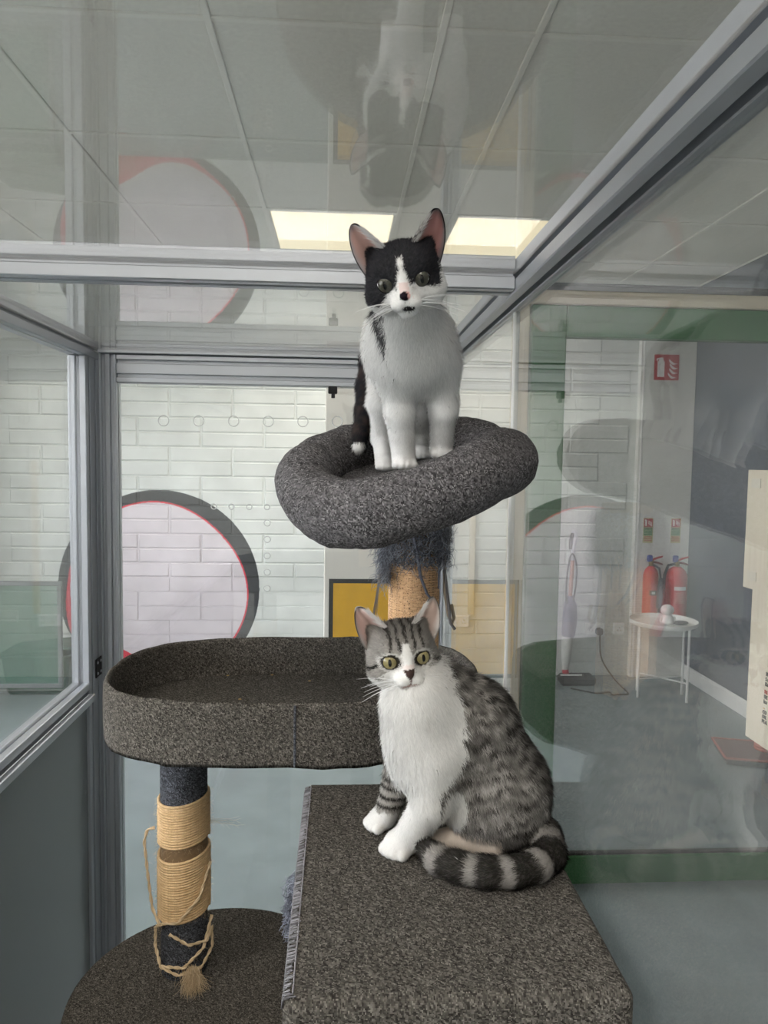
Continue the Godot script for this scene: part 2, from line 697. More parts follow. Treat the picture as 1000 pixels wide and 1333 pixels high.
func build_pen() -> void:
	var p := thing("glass_pen", "walk-in pen of slotted aluminium rails and clear panes around the cat tree", "pen")
	var U := Vector3.UP
	var X := Vector3.RIGHT
	var Z := Vector3.BACK
	var zb := -1.80
	var zf := 0.45
	# top rails, roof crossbar
	rail("top_rail", p, Vector3(-0.592, ROOF, zb - 0.04), Vector3(-0.592, ROOF, zf), X, U, 0.04, 0.044, 1, 1)
	rail("top_rail", p, Vector3(0.25, ROOF, zb - 0.04), Vector3(0.25, ROOF, zf), X, U, 0.04, 0.044, 1, 1)
	rail("roof_crossbar", p, Vector3(-0.571, ROOF + 0.002, -1.005), Vector3(0.229, ROOF + 0.002, -1.005), Z, U, 0.04, 0.044, 1, 1)
	rail("back_rail", p, Vector3(-0.531, 1.811, zb - 0.02), Vector3(0.237, 1.811, zb - 0.02), Z, U, 0.04, 0.066, 1, 2)
	rail("back_top_rail", p, Vector3(-0.571, 1.857, zb - 0.01), Vector3(0.229, 1.857, zb - 0.01), Z, U, 0.04, 0.024, 1, 1)
	rail("corner_post", p, Vector3(-0.592, 0.0, zb + 0.025), Vector3(-0.592, 1.827, zb + 0.025), X, Z, 0.04, 0.13, 1, 3)
	rail("back_stile", p, Vector3(-0.5525, 0.0, zb - 0.02), Vector3(-0.5525, 1.844, zb - 0.02), X, Z, 0.041, 0.04, 2, 1)
	rail("corner_post", p, Vector3(0.249, 0.0, zb - 0.02), Vector3(0.249, 1.827, zb - 0.02), X, Z, 0.022, 0.04, 1, 1)
	rail("side_sill", p, Vector3(-0.592, 1.058, zb + 0.09), Vector3(-0.592, 1.058, zf), X, U, 0.04, 0.044, 1, 1)
	rail("side_sill_trim", p, Vector3(-0.566, 1.045, zb + 0.09), Vector3(-0.566, 1.045, zf), X, U, 0.012, 0.018, 0, 0)
	rail("bottom_rail", p, Vector3(-0.53, 0.03, zb - 0.02), Vector3(0.237, 0.03, zb - 0.02), Z, U, 0.04, 0.06, 1, 1)
	rail("bottom_rail", p, Vector3(-0.592, 0.03, zb + 0.09), Vector3(-0.592, 0.03, zf), X, U, 0.04, 0.06, 1, 1)
	rail("bottom_rail", p, Vector3(0.262, 0.03, zb), Vector3(0.262, 0.03, zf), X, U, 0.02, 0.06, 1, 1)
	# panes
	var mb := MB.new()
	mb.box(Vector3(-0.171, ROOF + 0.003, -1.405), Vector3(0.80, 0.006, 0.758))
	part("roof_pane", mb, M.roofpane, p)
	mb = MB.new()
	mb.box(Vector3(-0.171, ROOF + 0.003, -0.267), Vector3(0.80, 0.006, 1.434))
	part("roof_pane", mb, M.roofpane, p)
	mb = MB.new()
	mb.box(Vector3(-0.147, 1.404, zb - 0.02), Vector3(0.768, 0.748, 0.006))
	var back := part("back_pane", mb, M.pane, p)
	mb = MB.new()
	mb.box(Vector3(-0.147, 0.542, zb - 0.02), Vector3(0.768, 0.964, 0.006))
	part("back_pane", mb, M.pane, p)
	mb = MB.new()
	mb.box(Vector3(-0.147, 1.027, zb - 0.016), Vector3(0.768, 0.006, 0.014), 0.002)
	part("joint_strip", mb, M.alu, p)
	mb = MB.new()
	mb.box(Vector3(0.263, 0.944, -1.458), Vector3(0.006, 1.766, 0.684))
	part("side_pane", mb, M.pane, p)
	mb = MB.new()
	mb.box(Vector3(0.263, 0.944, -0.327), Vector3(0.006, 1.766, 1.556))
	part("side_pane", mb, M.pane, p)
	mb = MB.new()
	mb.box(Vector3(0.2625, 0.944, -1.1105), Vector3(0.009, 1.766, 0.010), 0.002)
	part("pane_joint", mb, M.gloss_white, p)
	mb = MB.new()
	mb.box(Vector3(-0.592, 1.454, -0.63), Vector3(0.006, 0.748, 2.16))
	part("side_pane", mb, M.pane, p)
	mb = MB.new()
	mb.box(Vector3(-0.585, 0.548, -0.63), Vector3(0.012, 0.976, 2.16), 0.002)
	part("side_panel", mb, M.panel, p)
	# air holes drilled in the back pane: a row of large ones, and a row and column of small ones
	var ring := glass(Color(0.93, 0.94, 0.93), 0.45, 0.1)
	var spots := []
	for k in 6:
		spots.append([Vector2(-0.425 + k * 0.0835, 1.690 + k * 0.001), 0.0125])
	for k in 4:
		spots.append([Vector2(-0.306 + k * 0.043, 1.484), 0.0065])
	for k in 5:
		spots.append([Vector2(-0.176, 1.445 - k * 0.0405), 0.0075])
	for s in spots:
		mb = MB.new()
		var at: Vector2 = s[0]
		var rows := []
		for a in 20:
			var row := []
			for q in 6:
				var r: float = s[1] + 0.0013 * cos(TAU * q / 6)
				row.append(Vector3(cos(TAU * a / 20) * r, sin(TAU * a / 20) * r, 0.002 * sin(TAU * q / 6)))
			rows.append(row)
		mb.sheet(rows, true, true)
		place("air_hole", mb.mesh(), ring, back, Vector3(at.x, at.y, zb - 0.0165))
	# corner plate with bolts, low on the left post
	mb = MB.new()
	mb.box(Vector3(-0.5705, 1.10, zb + 0.03), Vector3(0.003, 0.045, 0.04), 0.001)
	part("corner_plate", mb, M.rubber, p)
	for a in [Vector2(-1, -1), Vector2(1, -1), Vector2(1, 1), Vector2(-1, 1)]:
		mb = MB.new()
		mb.ball(Vector3(-0.5685, 1.10 + a.x * 0.013, zb + 0.03 + a.y * 0.011), Vector3(0.002, 0.0035, 0.0035))
		part("bolt", mb, M.alu, p)
	# black clip hooked on the back rail
	var k := thing("rail_clip", "small black clip hanging from the back rail", "clip", Vector3(-0.019, 1.778, zb + 0.004))
	mb = MB.new()
	mb.box(Vector3(0, -0.009, 0), Vector3(0.022, 0.018, 0.010), 0.002)
	part("body", mb, M.rubber, k)
	mb = MB.new()
	mb.box(Vector3(0.001, -0.023, 0), Vector3(0.009, 0.010, 0.007), 0.001)
	part("hook", mb, M.rubber, k)




# ------------------------------------------------------------------ the cat tree
func cylinder_pts(r: float, y0: float, y1: float, rows_n: int, seg: int, wob: float, sd: float) -> Array:
	var rows := []
	for k in rows_n + 1:
		var row := []
		var y := lerpf(y0, y1, float(k) / rows_n)
		for s in seg:
			var a := TAU * s / seg
			var rr := r + wob * noise.get_noise_3d(cos(a) * 3 + sd, y * 40.0, sin(a) * 3)
			row.append(Vector3(cos(a) * rr, y, sin(a) * rr))
		rows.append(row)
	return rows


func stadium(hx: float, hz: float, N: int) -> Array:
	# rounded ends, flat long sides
	var out := []
	for k in N:
		var a := TAU * k / N
		var ca := cos(a)
		var sa := sin(a)
		out.append(Vector2(signf(ca) * pow(absf(ca), 0.62) * hx, signf(sa) * pow(absf(sa), 0.80) * hz))
	return out


func strand(mb: MB, p: Vector3, d: Vector3, length: float, droop: float, w: float, c: Color, curl: float, steps := 5) -> void:
	# a thin curly fibre as a three-sided tube
	var path := []
	var rad := []
	var side := d.cross(Vector3(0.3, 0.9, 0.2)).normalized()
	var a := rng.randf() * TAU
	for k in steps + 1:
		var t := float(k) / steps
		path.append(p + d * length * t + Vector3.DOWN * droop * t * t + (side * sin(a + t * 5.0) + side.cross(d) * cos(a + t * 5.0)) * curl * t)
		rad.append(w * (1.0 - 0.65 * t))
	mb.col = c
	mb.tube(path, rad, 3, false)


func build_tree() -> void:
	var tree := thing("cat_tree", "grey tweed cat tree with tray, bowl bed, box and sisal posts", "cat tree")
	var mb := MB.new()
	# base on the floor and the hidden lower posts
	mb.box(Vector3(-0.05, 0.015, -1.0), Vector3(0.56, 0.03, 0.60), 0.008)
	part("base_plate", mb, M.tweed, tree)
	for q in [Vector2(-0.20, -1.12), Vector2(0.10, -0.93), Vector2(0.10, -0.66)]:
		mb = MB.new()
		mb.sheet(cylinder_pts(0.040, 0.03, 0.742, 2, 24, 0.0, 0.0), true, false, true)
		place("post", mb.mesh(), M.tweed_blue, tree, Vector3(q.x, 0, q.y))
	# round shelf
	mb = MB.new()
	var prof := [Vector2(0.0, 0.738), Vector2(0.212, 0.738), Vector2(0.220, 0.744), Vector2(0.222, 0.754), Vector2(0.219, 0.765), Vector2(0.212, 0.770), Vector2(0.17, 0.7715), Vector2(0.0, 0.772)]
	mb.lathe(Vector3.ZERO, prof, 72)
	place("round_shelf", mb.mesh(), M.tweed, tree, Vector3(-0.19, 0, -1.115))
	# the box
	var bx := Vector3(0.103, 0.972, -0.7625)
	mb = MB.new()
	var bs := Vector3(0.29, 0.396, 0.405)
	rounded_box(mb, bx, bs, 0.012)
	var box := part("box", mb, M.tweed, tree)
	mb = MB.new()                                        # sewn edge along the left side
	for k in 171:
		var z := lerpf(-0.955, -0.57, k / 170.0) + rng.randfn(0, 0.0006)
		mb.col = Color(0.06, 0.058, 0.06).lerp(Color(0.22, 0.212, 0.225), rng.randf())
		mb.tube([Vector3(-0.0425, 1.158, z), Vector3(-0.0408, 1.1675, z + 0.003), Vector3(-0.0345 + rng.randfn(0, 0.0015), 1.1706, z + 0.005)], 0.0007, 5)
	mb.col = Color(0.27, 0.26, 0.28)
	mb.tube([Vector3(-0.0335, 1.1700, -0.955), Vector3(-0.0338, 1.1702, -0.76), Vector3(-0.0335, 1.1700, -0.57)], 0.0007, 6)
	part("stitched_edge", mb, M.wool, box)
	mb = MB.new()                                        # frayed tuft low on that side
	for k in 340:
		var p := Vector3(-0.042, 1.078 + rng.randf() * 0.055, -0.80 + rng.randfn(0, 0.008))
		var d := Vector3(-0.75, rng.randfn(-0.25, 0.45), rng.randfn(0.2, 0.4)).normalized()
		strand(mb, p, d, rng.randf_range(0.006, 0.020), rng.randf_range(0, 0.018), 0.0008, Color(0.06, 0.065, 0.085).lerp(Color(0.26, 0.28, 0.34), rng.randf()), 0.006)
	part("frayed_tuft", mb, M.wool, box)
	# oval tray with an upstanding rim
	var tc := Vector3(-0.066, 0, -1.174)
	var ring := stadium(0.291, 0.193, 120)
	var sections := [Vector2(-0.010, 1.188), Vector2(-0.001, 1.181), Vector2(0.0, 1.188), Vector2(0.001, 1.225), Vector2(0.0, 1.262), Vector2(-0.002, 1.2685), Vector2(-0.0055, 1.2715), Vector2(-0.009, 1.2685), Vector2(-0.0105, 1.262), Vector2(-0.012, 1.215), Vector2(-0.015, 1.205)]
	mb = MB.new()
	var rows := []
	for sct in sections:
		var row := []
		for k in ring.size():
			var q: Vector2 = ring[k]
			var wv := 0.0022 * noise.get_noise_2d(q.x * 14.0, q.y * 14.0) + 0.0016 * noise.get_noise_2d(q.x * 40.0 + 9, q.y * 40.0)
			var low := 0.004 * noise.get_noise_2d(q.x * 11.0 + 30, q.y * 11.0) if sct.y < 1.20 else 0.002 * noise.get_noise_2d(q.x * 9.0 + 3, q.y * 9.0)
			var nrm := Vector2(q.x / 0.291 / 0.291, q.y / 0.193 / 0.193).normalized()
			var w: Vector2 = q + nrm * (sct.x + wv)
			row.append(tc + Vector3(w.x, sct.y + low, w.y))
		rows.append(row)
	mb.sheet(rows, true, false, true)
	var tray := part("tray_rim", mb, M.tweed, tree)
	mb = MB.new()
	rows = []
	for f in [1.0, 0.97, 0.9, 0.6, 0.3, 0.0]:
		var row := []
		for q in ring:
			row.append(tc + Vector3(q.x * f * 0.955, 1.204 + 0.0012 * noise.get_noise_2d(q.x * f * 30, q.y * f * 30), q.y * f * 0.94))
		rows.append(row)
	mb.sheet(rows, true, false, true)
	var low := []
	for f in [0.0, 0.5, 0.965]:
		var row := []
		for q in ring:
			row.append(tc + Vector3(q.x * f, 1.188, q.y * f))
		low.append(row)
	mb.sheet(low, true, false, true)
	part("tray_floor", mb, M.tweed, tree)
	mb = MB.new()                                        # the seam where the rim's cloth meets
	mb.box(Vector3(-0.057, 1.226, -0.9812), Vector3(0.0035, 0.086, 0.003), 0.001)
	part("rim_seam", mb, M.tweed_blue, tray)
	mb = MB.new()
	for q in [Vector3(-0.20, 1.2065, -1.335), Vector3(-0.12, 1.2065, -1.338), Vector3(-0.05, 1.2065, -1.30), Vector3(-0.16, 1.2065, -1.20)]:
		mb.ball(q, Vector3(0.003, 0.0012, 0.002), Basis(), 6, 4)
	var crumbs := part("crumbs", mb, mat(Color(0.62, 0.52, 0.34), 0.8), tree)
	crumbs.set_meta("kind", "stuff")
	# left post: cloth, jute, bare cardboard, jute, cloth, with loose rope
	var pc := Vector3(-0.245, 0, -1.17)
	var post := place("post", MB.new_post(self, 0.0370, 0.772, 1.188), M.tweed_blue, tree, pc)
	var wraps := [[1.062, 0.992, 0.0408, 0.010], [0.972, 0.872, 0.0415, 0.012]]
	for w in wraps:
		mb = MB.new()
		var turns := int(round((w[0] - w[1]) / 0.0042))
		var path := []
		for k in turns * 28 + 1:
			var t := float(k) / (turns * 28)
			var a := TAU * turns * t
			var tilt: float = w[3] * sin(a + 2.4) * 0.55
			path.append(Vector3(cos(a), 0, sin(a)) * (w[2] - 0.0016 + 0.0006 * noise.get_noise_2d(k * 0.13, w[0] * 90)) + Vector3(0, lerpf(w[0], w[1], t) + tilt, 0))
		mb.tube(path, 0.0027, 5)
		part("jute_wrap", mb, M.jute, post)
	mb = MB.new()
	mb.sheet(cylinder_pts(0.0374, 0.965, 0.998, 2, 32, 0.0006, 1.0), true, false, true)
	part("bare_core", mb, M.card, post)
	mb = MB.new()
	var J := [Color(0.44, 0.31, 0.17), Color(0.70, 0.55, 0.36)]
	var rope := func(pts: Array, r: float) -> void:
		var cv := Curve3D.new()
		for k in pts.size():
			var tan: Vector3 = (pts[mini(k + 1, pts.size() - 1)] - pts[maxi(k - 1, 0)]) / 5.0
			cv.add_point(pts[k], -tan, tan)
		var path := []
		for k in 61:
			path.append(cv.sample_baked(cv.get_baked_length() * k / 60.0))
		for ply in 2:
			var pp := []
			for k in 61:
				var d: Vector3 = (path[mini(k + 1, 60)] - path[maxi(k - 1, 0)]).normalized()
				var x := d.cross(Vector3(0.2, 0.3, 0.9)).normalized()
				var y := d.cross(x)
				var a := k * 0.9 + ply * PI
				pp.append(path[k] + (x * cos(a) + y * sin(a)) * r * 0.5)
			mb.col = J[0].lerp(J[1], 0.4 + 0.4 * ply)
			mb.tube(pp, r * 0.62, 6)
		for k in 70:
			var at: Vector3 = path[rng.randi() % 61]
			strand(mb, at, Vector3(rng.randfn(), rng.randfn(), rng.randfn()).normalized(), rng.randf_range(0.004, 0.012), 0.002, 0.00018, J[0].lerp(J[1], rng.randf()), 0.002, 3)
	var ring_pt := func(deg: float, y: float, r: float) -> Vector3: return Vector3(sin(deg_to_rad(deg)) * r, y, cos(deg_to_rad(deg)) * r)
	rope.call([ring_pt.call(-85, 1.008, 0.046), ring_pt.call(-88, 1.004, 0.058), ring_pt.call(-88, 0.985, 0.063), ring_pt.call(-84, 0.93, 0.057), ring_pt.call(-75, 0.88, 0.050), ring_pt.call(-50, 0.862, 0.044), ring_pt.call(0, 0.875, 0.047), ring_pt.call(40, 0.91, 0.049), ring_pt.call(75, 0.955, 0.046)], 0.0024)
	rope.call([ring_pt.call(-40, 0.865, 0.045), ring_pt.call(-80, 0.845, 0.045), ring_pt.call(-80, 0.815, 0.046), ring_pt.call(-40, 0.797, 0.047), ring_pt.call(10, 0.800, 0.047), ring_pt.call(50, 0.822, 0.047), ring_pt.call(85, 0.86, 0.045)], 0.0026)
	rope.call([ring_pt.call(-20, 0.853, 0.044), ring_pt.call(20, 0.835, 0.046), ring_pt.call(60, 0.83, 0.047), ring_pt.call(80, 0.845, 0.046), ring_pt.call(80, 0.81, 0.047), ring_pt.call(45, 0.793, 0.048), ring_pt.call(0, 0.789, 0.048), ring_pt.call(-40, 0.796, 0.047)], 0.0024)
	part("loose_rope", mb, M.wool, post)
	mb = MB.new()
	for k in 420:                                        # the rope's combed-out end
		var p := Vector3(0.020, 0.797, 0.046) + Vector3(rng.randfn(0, 0.005), rng.randfn(0, 0.003), rng.randfn(0, 0.003))
		strand(mb, p, Vector3(rng.randfn(0.22, 0.30), -0.55, absf(rng.randfn(0.7, 0.35))).normalized(), rng.randf_range(0.022, 0.040), 0.0, 0.0003, J[0].lerp(J[1], rng.randf() * 1.25), 0.004, 4)
	for k in 900:                                        # jute fluff on the wraps
		var a := rng.randf() * TAU
		var y: float = rng.randf_range(0.868, 1.064)
		var d := Vector3(cos(a), rng.randfn(0, 0.4), sin(a)).normalized()
		strand(mb, Vector3(cos(a) * 0.041, y, sin(a) * 0.041), d, rng.randf_range(0.003, 0.009), 0.003, 0.00016, J[0].lerp(J[1], rng.randf()), 0.003, 3)
	for k in 9:
		strand(mb, Vector3(0.040, 1.012 + k * 0.0008, 0.0), Vector3(1, rng.randfn(0.02, 0.12), rng.randfn(0, 0.2)).normalized(), rng.randf_range(0.02, 0.06), 0.008, 0.00022, J[1], 0.004)
	var fz := part("jute_fibres", mb, M.wool, post)
	fz.set_meta("kind", "stuff")
	# right post: sisal under the bed, a shredded collar above it
	var qc := Vector3(0.107, 0, -1.035)
	var sp := place("post", MB.new_post(self, 0.0350, 0.742, 1.545), M.card, tree, qc)
	mb = MB.new()
	var turns := 78
	var path := []
	for k in turns * 26 + 1:
		var t := float(k) / (turns * 26)
		var a := TAU * turns * t
		path.append(Vector3(cos(a) * 0.0345, lerpf(1.206, 1.472, t), sin(a) * 0.0345))
	mb.tube(path, 0.0023, 5)
	part("sisal_wrap", mb, sisal_material(), sp)
	mb = MB.new()
	for k in 2400:
		var a := rng.randf() * TAU
		var y := rng.randf_range(1.462, 1.535)
		var r := rng.randf_range(0.036, 0.043)
		var d := Vector3(cos(a) * 0.8 + rng.randfn(0, 0.5), rng.randfn(-0.7, 0.6), sin(a) * 0.8 + rng.randfn(0, 0.5)).normalized()
		strand(mb, Vector3(cos(a) * r, y, sin(a) * r), d, rng.randf_range(0.007, 0.02), rng.randf_range(0, 0.012), 0.0006, Color(0.06, 0.065, 0.08).lerp(Color(0.42, 0.44, 0.50), pow(rng.randf(), 1.5)), 0.010, 5)
	for k in 500:                                        # the tuft that hangs off the left
		var p := Vector3(-0.040 + rng.randfn(0, 0.005), rng.randf_range(1.44, 1.52), 0.02 + rng.randfn(0, 0.008))
		strand(mb, p, Vector3(rng.randfn(-0.5, 0.5), rng.randfn(-0.8, 0.4), rng.randfn(0.2, 0.3)).normalized(), rng.randf_range(0.008, 0.022), 0.010, 0.00042, Color(0.08, 0.085, 0.10).lerp(Color(0.42, 0.44, 0.51), rng.randf()), 0.006, 4)
	var collar := part("shredded_collar", mb, M.wool, sp)
	collar.set_meta("kind", "stuff")
	mb = MB.new()
	var dark := Color(0.10, 0.105, 0.13)
	mb.col = dark
	mb.tube([Vector3(-0.008, 1.505, 0.048), Vector3(0.0, 1.47, 0.046), Vector3(0.004, 1.445, 0.044), Vector3(0.014, 1.42, 0.042), Vector3(0.026, 1.405, 0.040)], [0.0022, 0.0024, 0.0022, 0.0019, 0.0016], 7)
	mb.tube([Vector3(0.030, 1.49, 0.033), Vector3(0.031, 1.46, 0.032), Vector3(0.031, 1.425, 0.030)], [0.0026, 0.002, 0.001], 6)
	mb.col = Color(0.30, 0.25, 0.19)
	mb.tube([Vector3(0.037, 1.53, 0.012), Vector3(0.041, 1.47, 0.014), Vector3(0.042, 1.42, 0.016), Vector3(0.048, 1.385, 0.017), Vector3(0.053, 1.372, 0.017), Vector3(0.056, 1.382, 0.015), Vector3(0.052, 1.40, 0.012)], 0.0026, 7)
	mb.col = Color(0.16, 0.15, 0.15)
	mb.tube([Vector3(0.041, 1.45, 0.016), Vector3(0.046, 1.41, 0.02), Vector3(0.050, 1.375, 0.021), Vector3(0.057, 1.366, 0.019)], 0.0022, 7)
	for k in 40:
		strand(mb, Vector3(-0.050, 1.445, 0.024) + Vector3(rng.randfn(0, 0.001), 0, 0), Vector3(-0.12 - 0.02 * rng.randf(), -1, 0.1).normalized(), 0.05 + 0.03 * rng.randf(), 0.0, 0.0003, Color(0.30, 0.27, 0.25), 0.0012, 5)
	part("dangling_threads", mb, M.wool, sp)
	build_bed(tree)


func sisal_material() -> StandardMaterial3D:
	# pale sisal with dark scratch pits
	var im := Image.create(256, 256, false, Image.FORMAT_RGB8)
	var f := FastNoiseLite.new()
	f.seed = 91
	f.frequency = 0.06
	var g := FastNoiseLite.new()
	g.seed = 92
	g.frequency = 0.16
	for y in 256:
		for x in 256:
			var k := 0.55 + 0.5 * f.get_noise_2d(x, y * 2.0)
			var c := Color(0.70, 0.54, 0.39).lerp(Color(0.90, 0.76, 0.60), clampf(k, 0, 1))
			if g.get_noise_2d(x, y) > 0.36:
				c = Color(0.28, 0.19, 0.13)
			im.set_pixel(x, y, c)
	return textured(im, Vector3.ONE * 7.0, 0.95, false)


func rounded_box(mb: MB, at: Vector3, size: Vector3, r: float) -> void:
	# rings of a rounded rectangle, rounded again over top and bottom edges
	var rows := []
	var h := size / 2
	var levels := []
	for k in 6:
		var a := PI / 2 * k / 5
		levels.append(Vector2(r * (1 - sin(a)), -h.y + r * (1 - cos(a))))
	levels.append(Vector2(0, 0))
	for k in 6:
		var a := PI / 2 * k / 5
		levels.append(Vector2(r * (1 - cos(a)), h.y - r + r * sin(a)))
	rows.append(rect_ring(at, Vector2(0.001, 0.001), 0.0005, -h.y))
	for l in levels:
		rows.append(rect_ring(at, Vector2(h.x - l.x, h.z - l.x), maxf(r - l.x, 0.001), l.y))
	rows.append(rect_ring(at, Vector2(h.x * 0.5, h.z * 0.5), 0.001, h.y + 0.0006))
	rows.append(rect_ring(at, Vector2(0.001, 0.001), 0.0005, h.y + 0.0008))
	mb.sheet(rows, true, false, true)


func rect_ring(at: Vector3, h: Vector2, r: float, y: float) -> Array:
	var out := []
	for q in 4:
		var c := Vector2((h.x - r) * (1 if q in [0, 3] else -1), (h.y - r) * (1 if q < 2 else -1))
		for k in 6:
			var a := PI / 2 * (q + k / 5.0)
			out.append(at + Vector3(c.x + cos(a) * r, y, c.y + sin(a) * r))
	return out


func bed_centre(ph: float) -> Vector3:
	# centre line of the bolster: 0 = right, 90 degrees = towards the camera
	var x := 0.081 + 0.121 * cos(ph)
	var z := -0.913 + 0.126 * sin(ph)
	var y := 1.592 - 0.033 * sin(ph) + 0.013 * cos(ph)
	y += 0.030 * maxf(0.0, sin(ph)) * cos(ph)
	return Vector3(x, y, z)


func build_bed(tree: Node3D) -> void:
	var mb := MB.new()
	var rows := []
	var N := 96
	for k in N:
		var ph := TAU * k / N
		var c := bed_centre(ph)
		var out := Vector3(cos(ph), 0, sin(ph)).normalized()
		var row := []
		for q in 28:
			var a := TAU * q / 28
			var r := 0.0375 + 0.003 * noise.get_noise_2d(ph * 1.7 + 5, 0.0)
			# a full, slightly slumped roll, with soft dents
			var rx := r * (1.0 + 0.06 * cos(a))
			var ry := r * (1.0 if sin(a) > 0 else 1.10)
			var dent := 0.0022 * noise.get_noise_3d(cos(ph) * 4 + 10, sin(ph) * 4, a * 0.8) + 0.0008 * noise.get_noise_3d(cos(ph) * 22, sin(ph) * 22, a * 2.5)
			var fold := 0.0
			for fd in [[-0.42, 0.085, 0.008], [-1.95, 0.07, 0.007], [3.3, 0.09, 0.005]]:
				var dd: float = wrapf(ph - fd[0] - 0.15 * sin(a), -PI, PI) / fd[1]
				fold -= fd[2] * exp(-dd * dd) * maxf(0.0, 0.35 + 0.65 * sin(a))
			row.append(c + out * (cos(a) * (rx + dent + fold)) + Vector3.UP * (sin(a) * (ry + dent + fold)))
		rows.append(row)
	mb.sheet(rows, true, true, false)
	var bed := part("bowl_bed", mb, M.tweed_bed, tree)
	# cushion floor and underside
	mb = MB.new()
	rows = []
	for f in [0.0, 0.3, 0.6, 0.85, 1.0]:
		var row := []
		for k in 48:
			var ph := TAU * k / 48
			var p := bed_centre(ph)
			var x := lerpf(0.081, p.x, f * 0.86)
			var z := lerpf(-0.913, p.z, f * 0.86)
			row.append(Vector3(x, lerpf(bed_floor(x, z), p.y - 0.012, pow(f, 5.0)), z))
		rows.append(row)
	mb.sheet(rows, true, false, false)
	part("cushion_floor", mb, M.tweed_bed, bed)
	mb = MB.new()
	rows = []
	for f in [0.0, 0.5, 0.9, 1.0]:
		var row := []
		for k in 48:
			var p := bed_centre(TAU * k / 48)
			row.append(Vector3(lerpf(0.0825, p.x, f), lerpf(1.548, p.y - 0.036, f), lerpf(-0.913, p.z, f)))
		rows.append(row)
	mb.sheet(rows, true, false, true)
	part("underside", mb, M.tweed_bed, bed)


func bed_floor(x: float, z: float) -> float:
	return 1.590 + 0.27 * (x - 0.070) + 0.05 * (-0.86 - z)


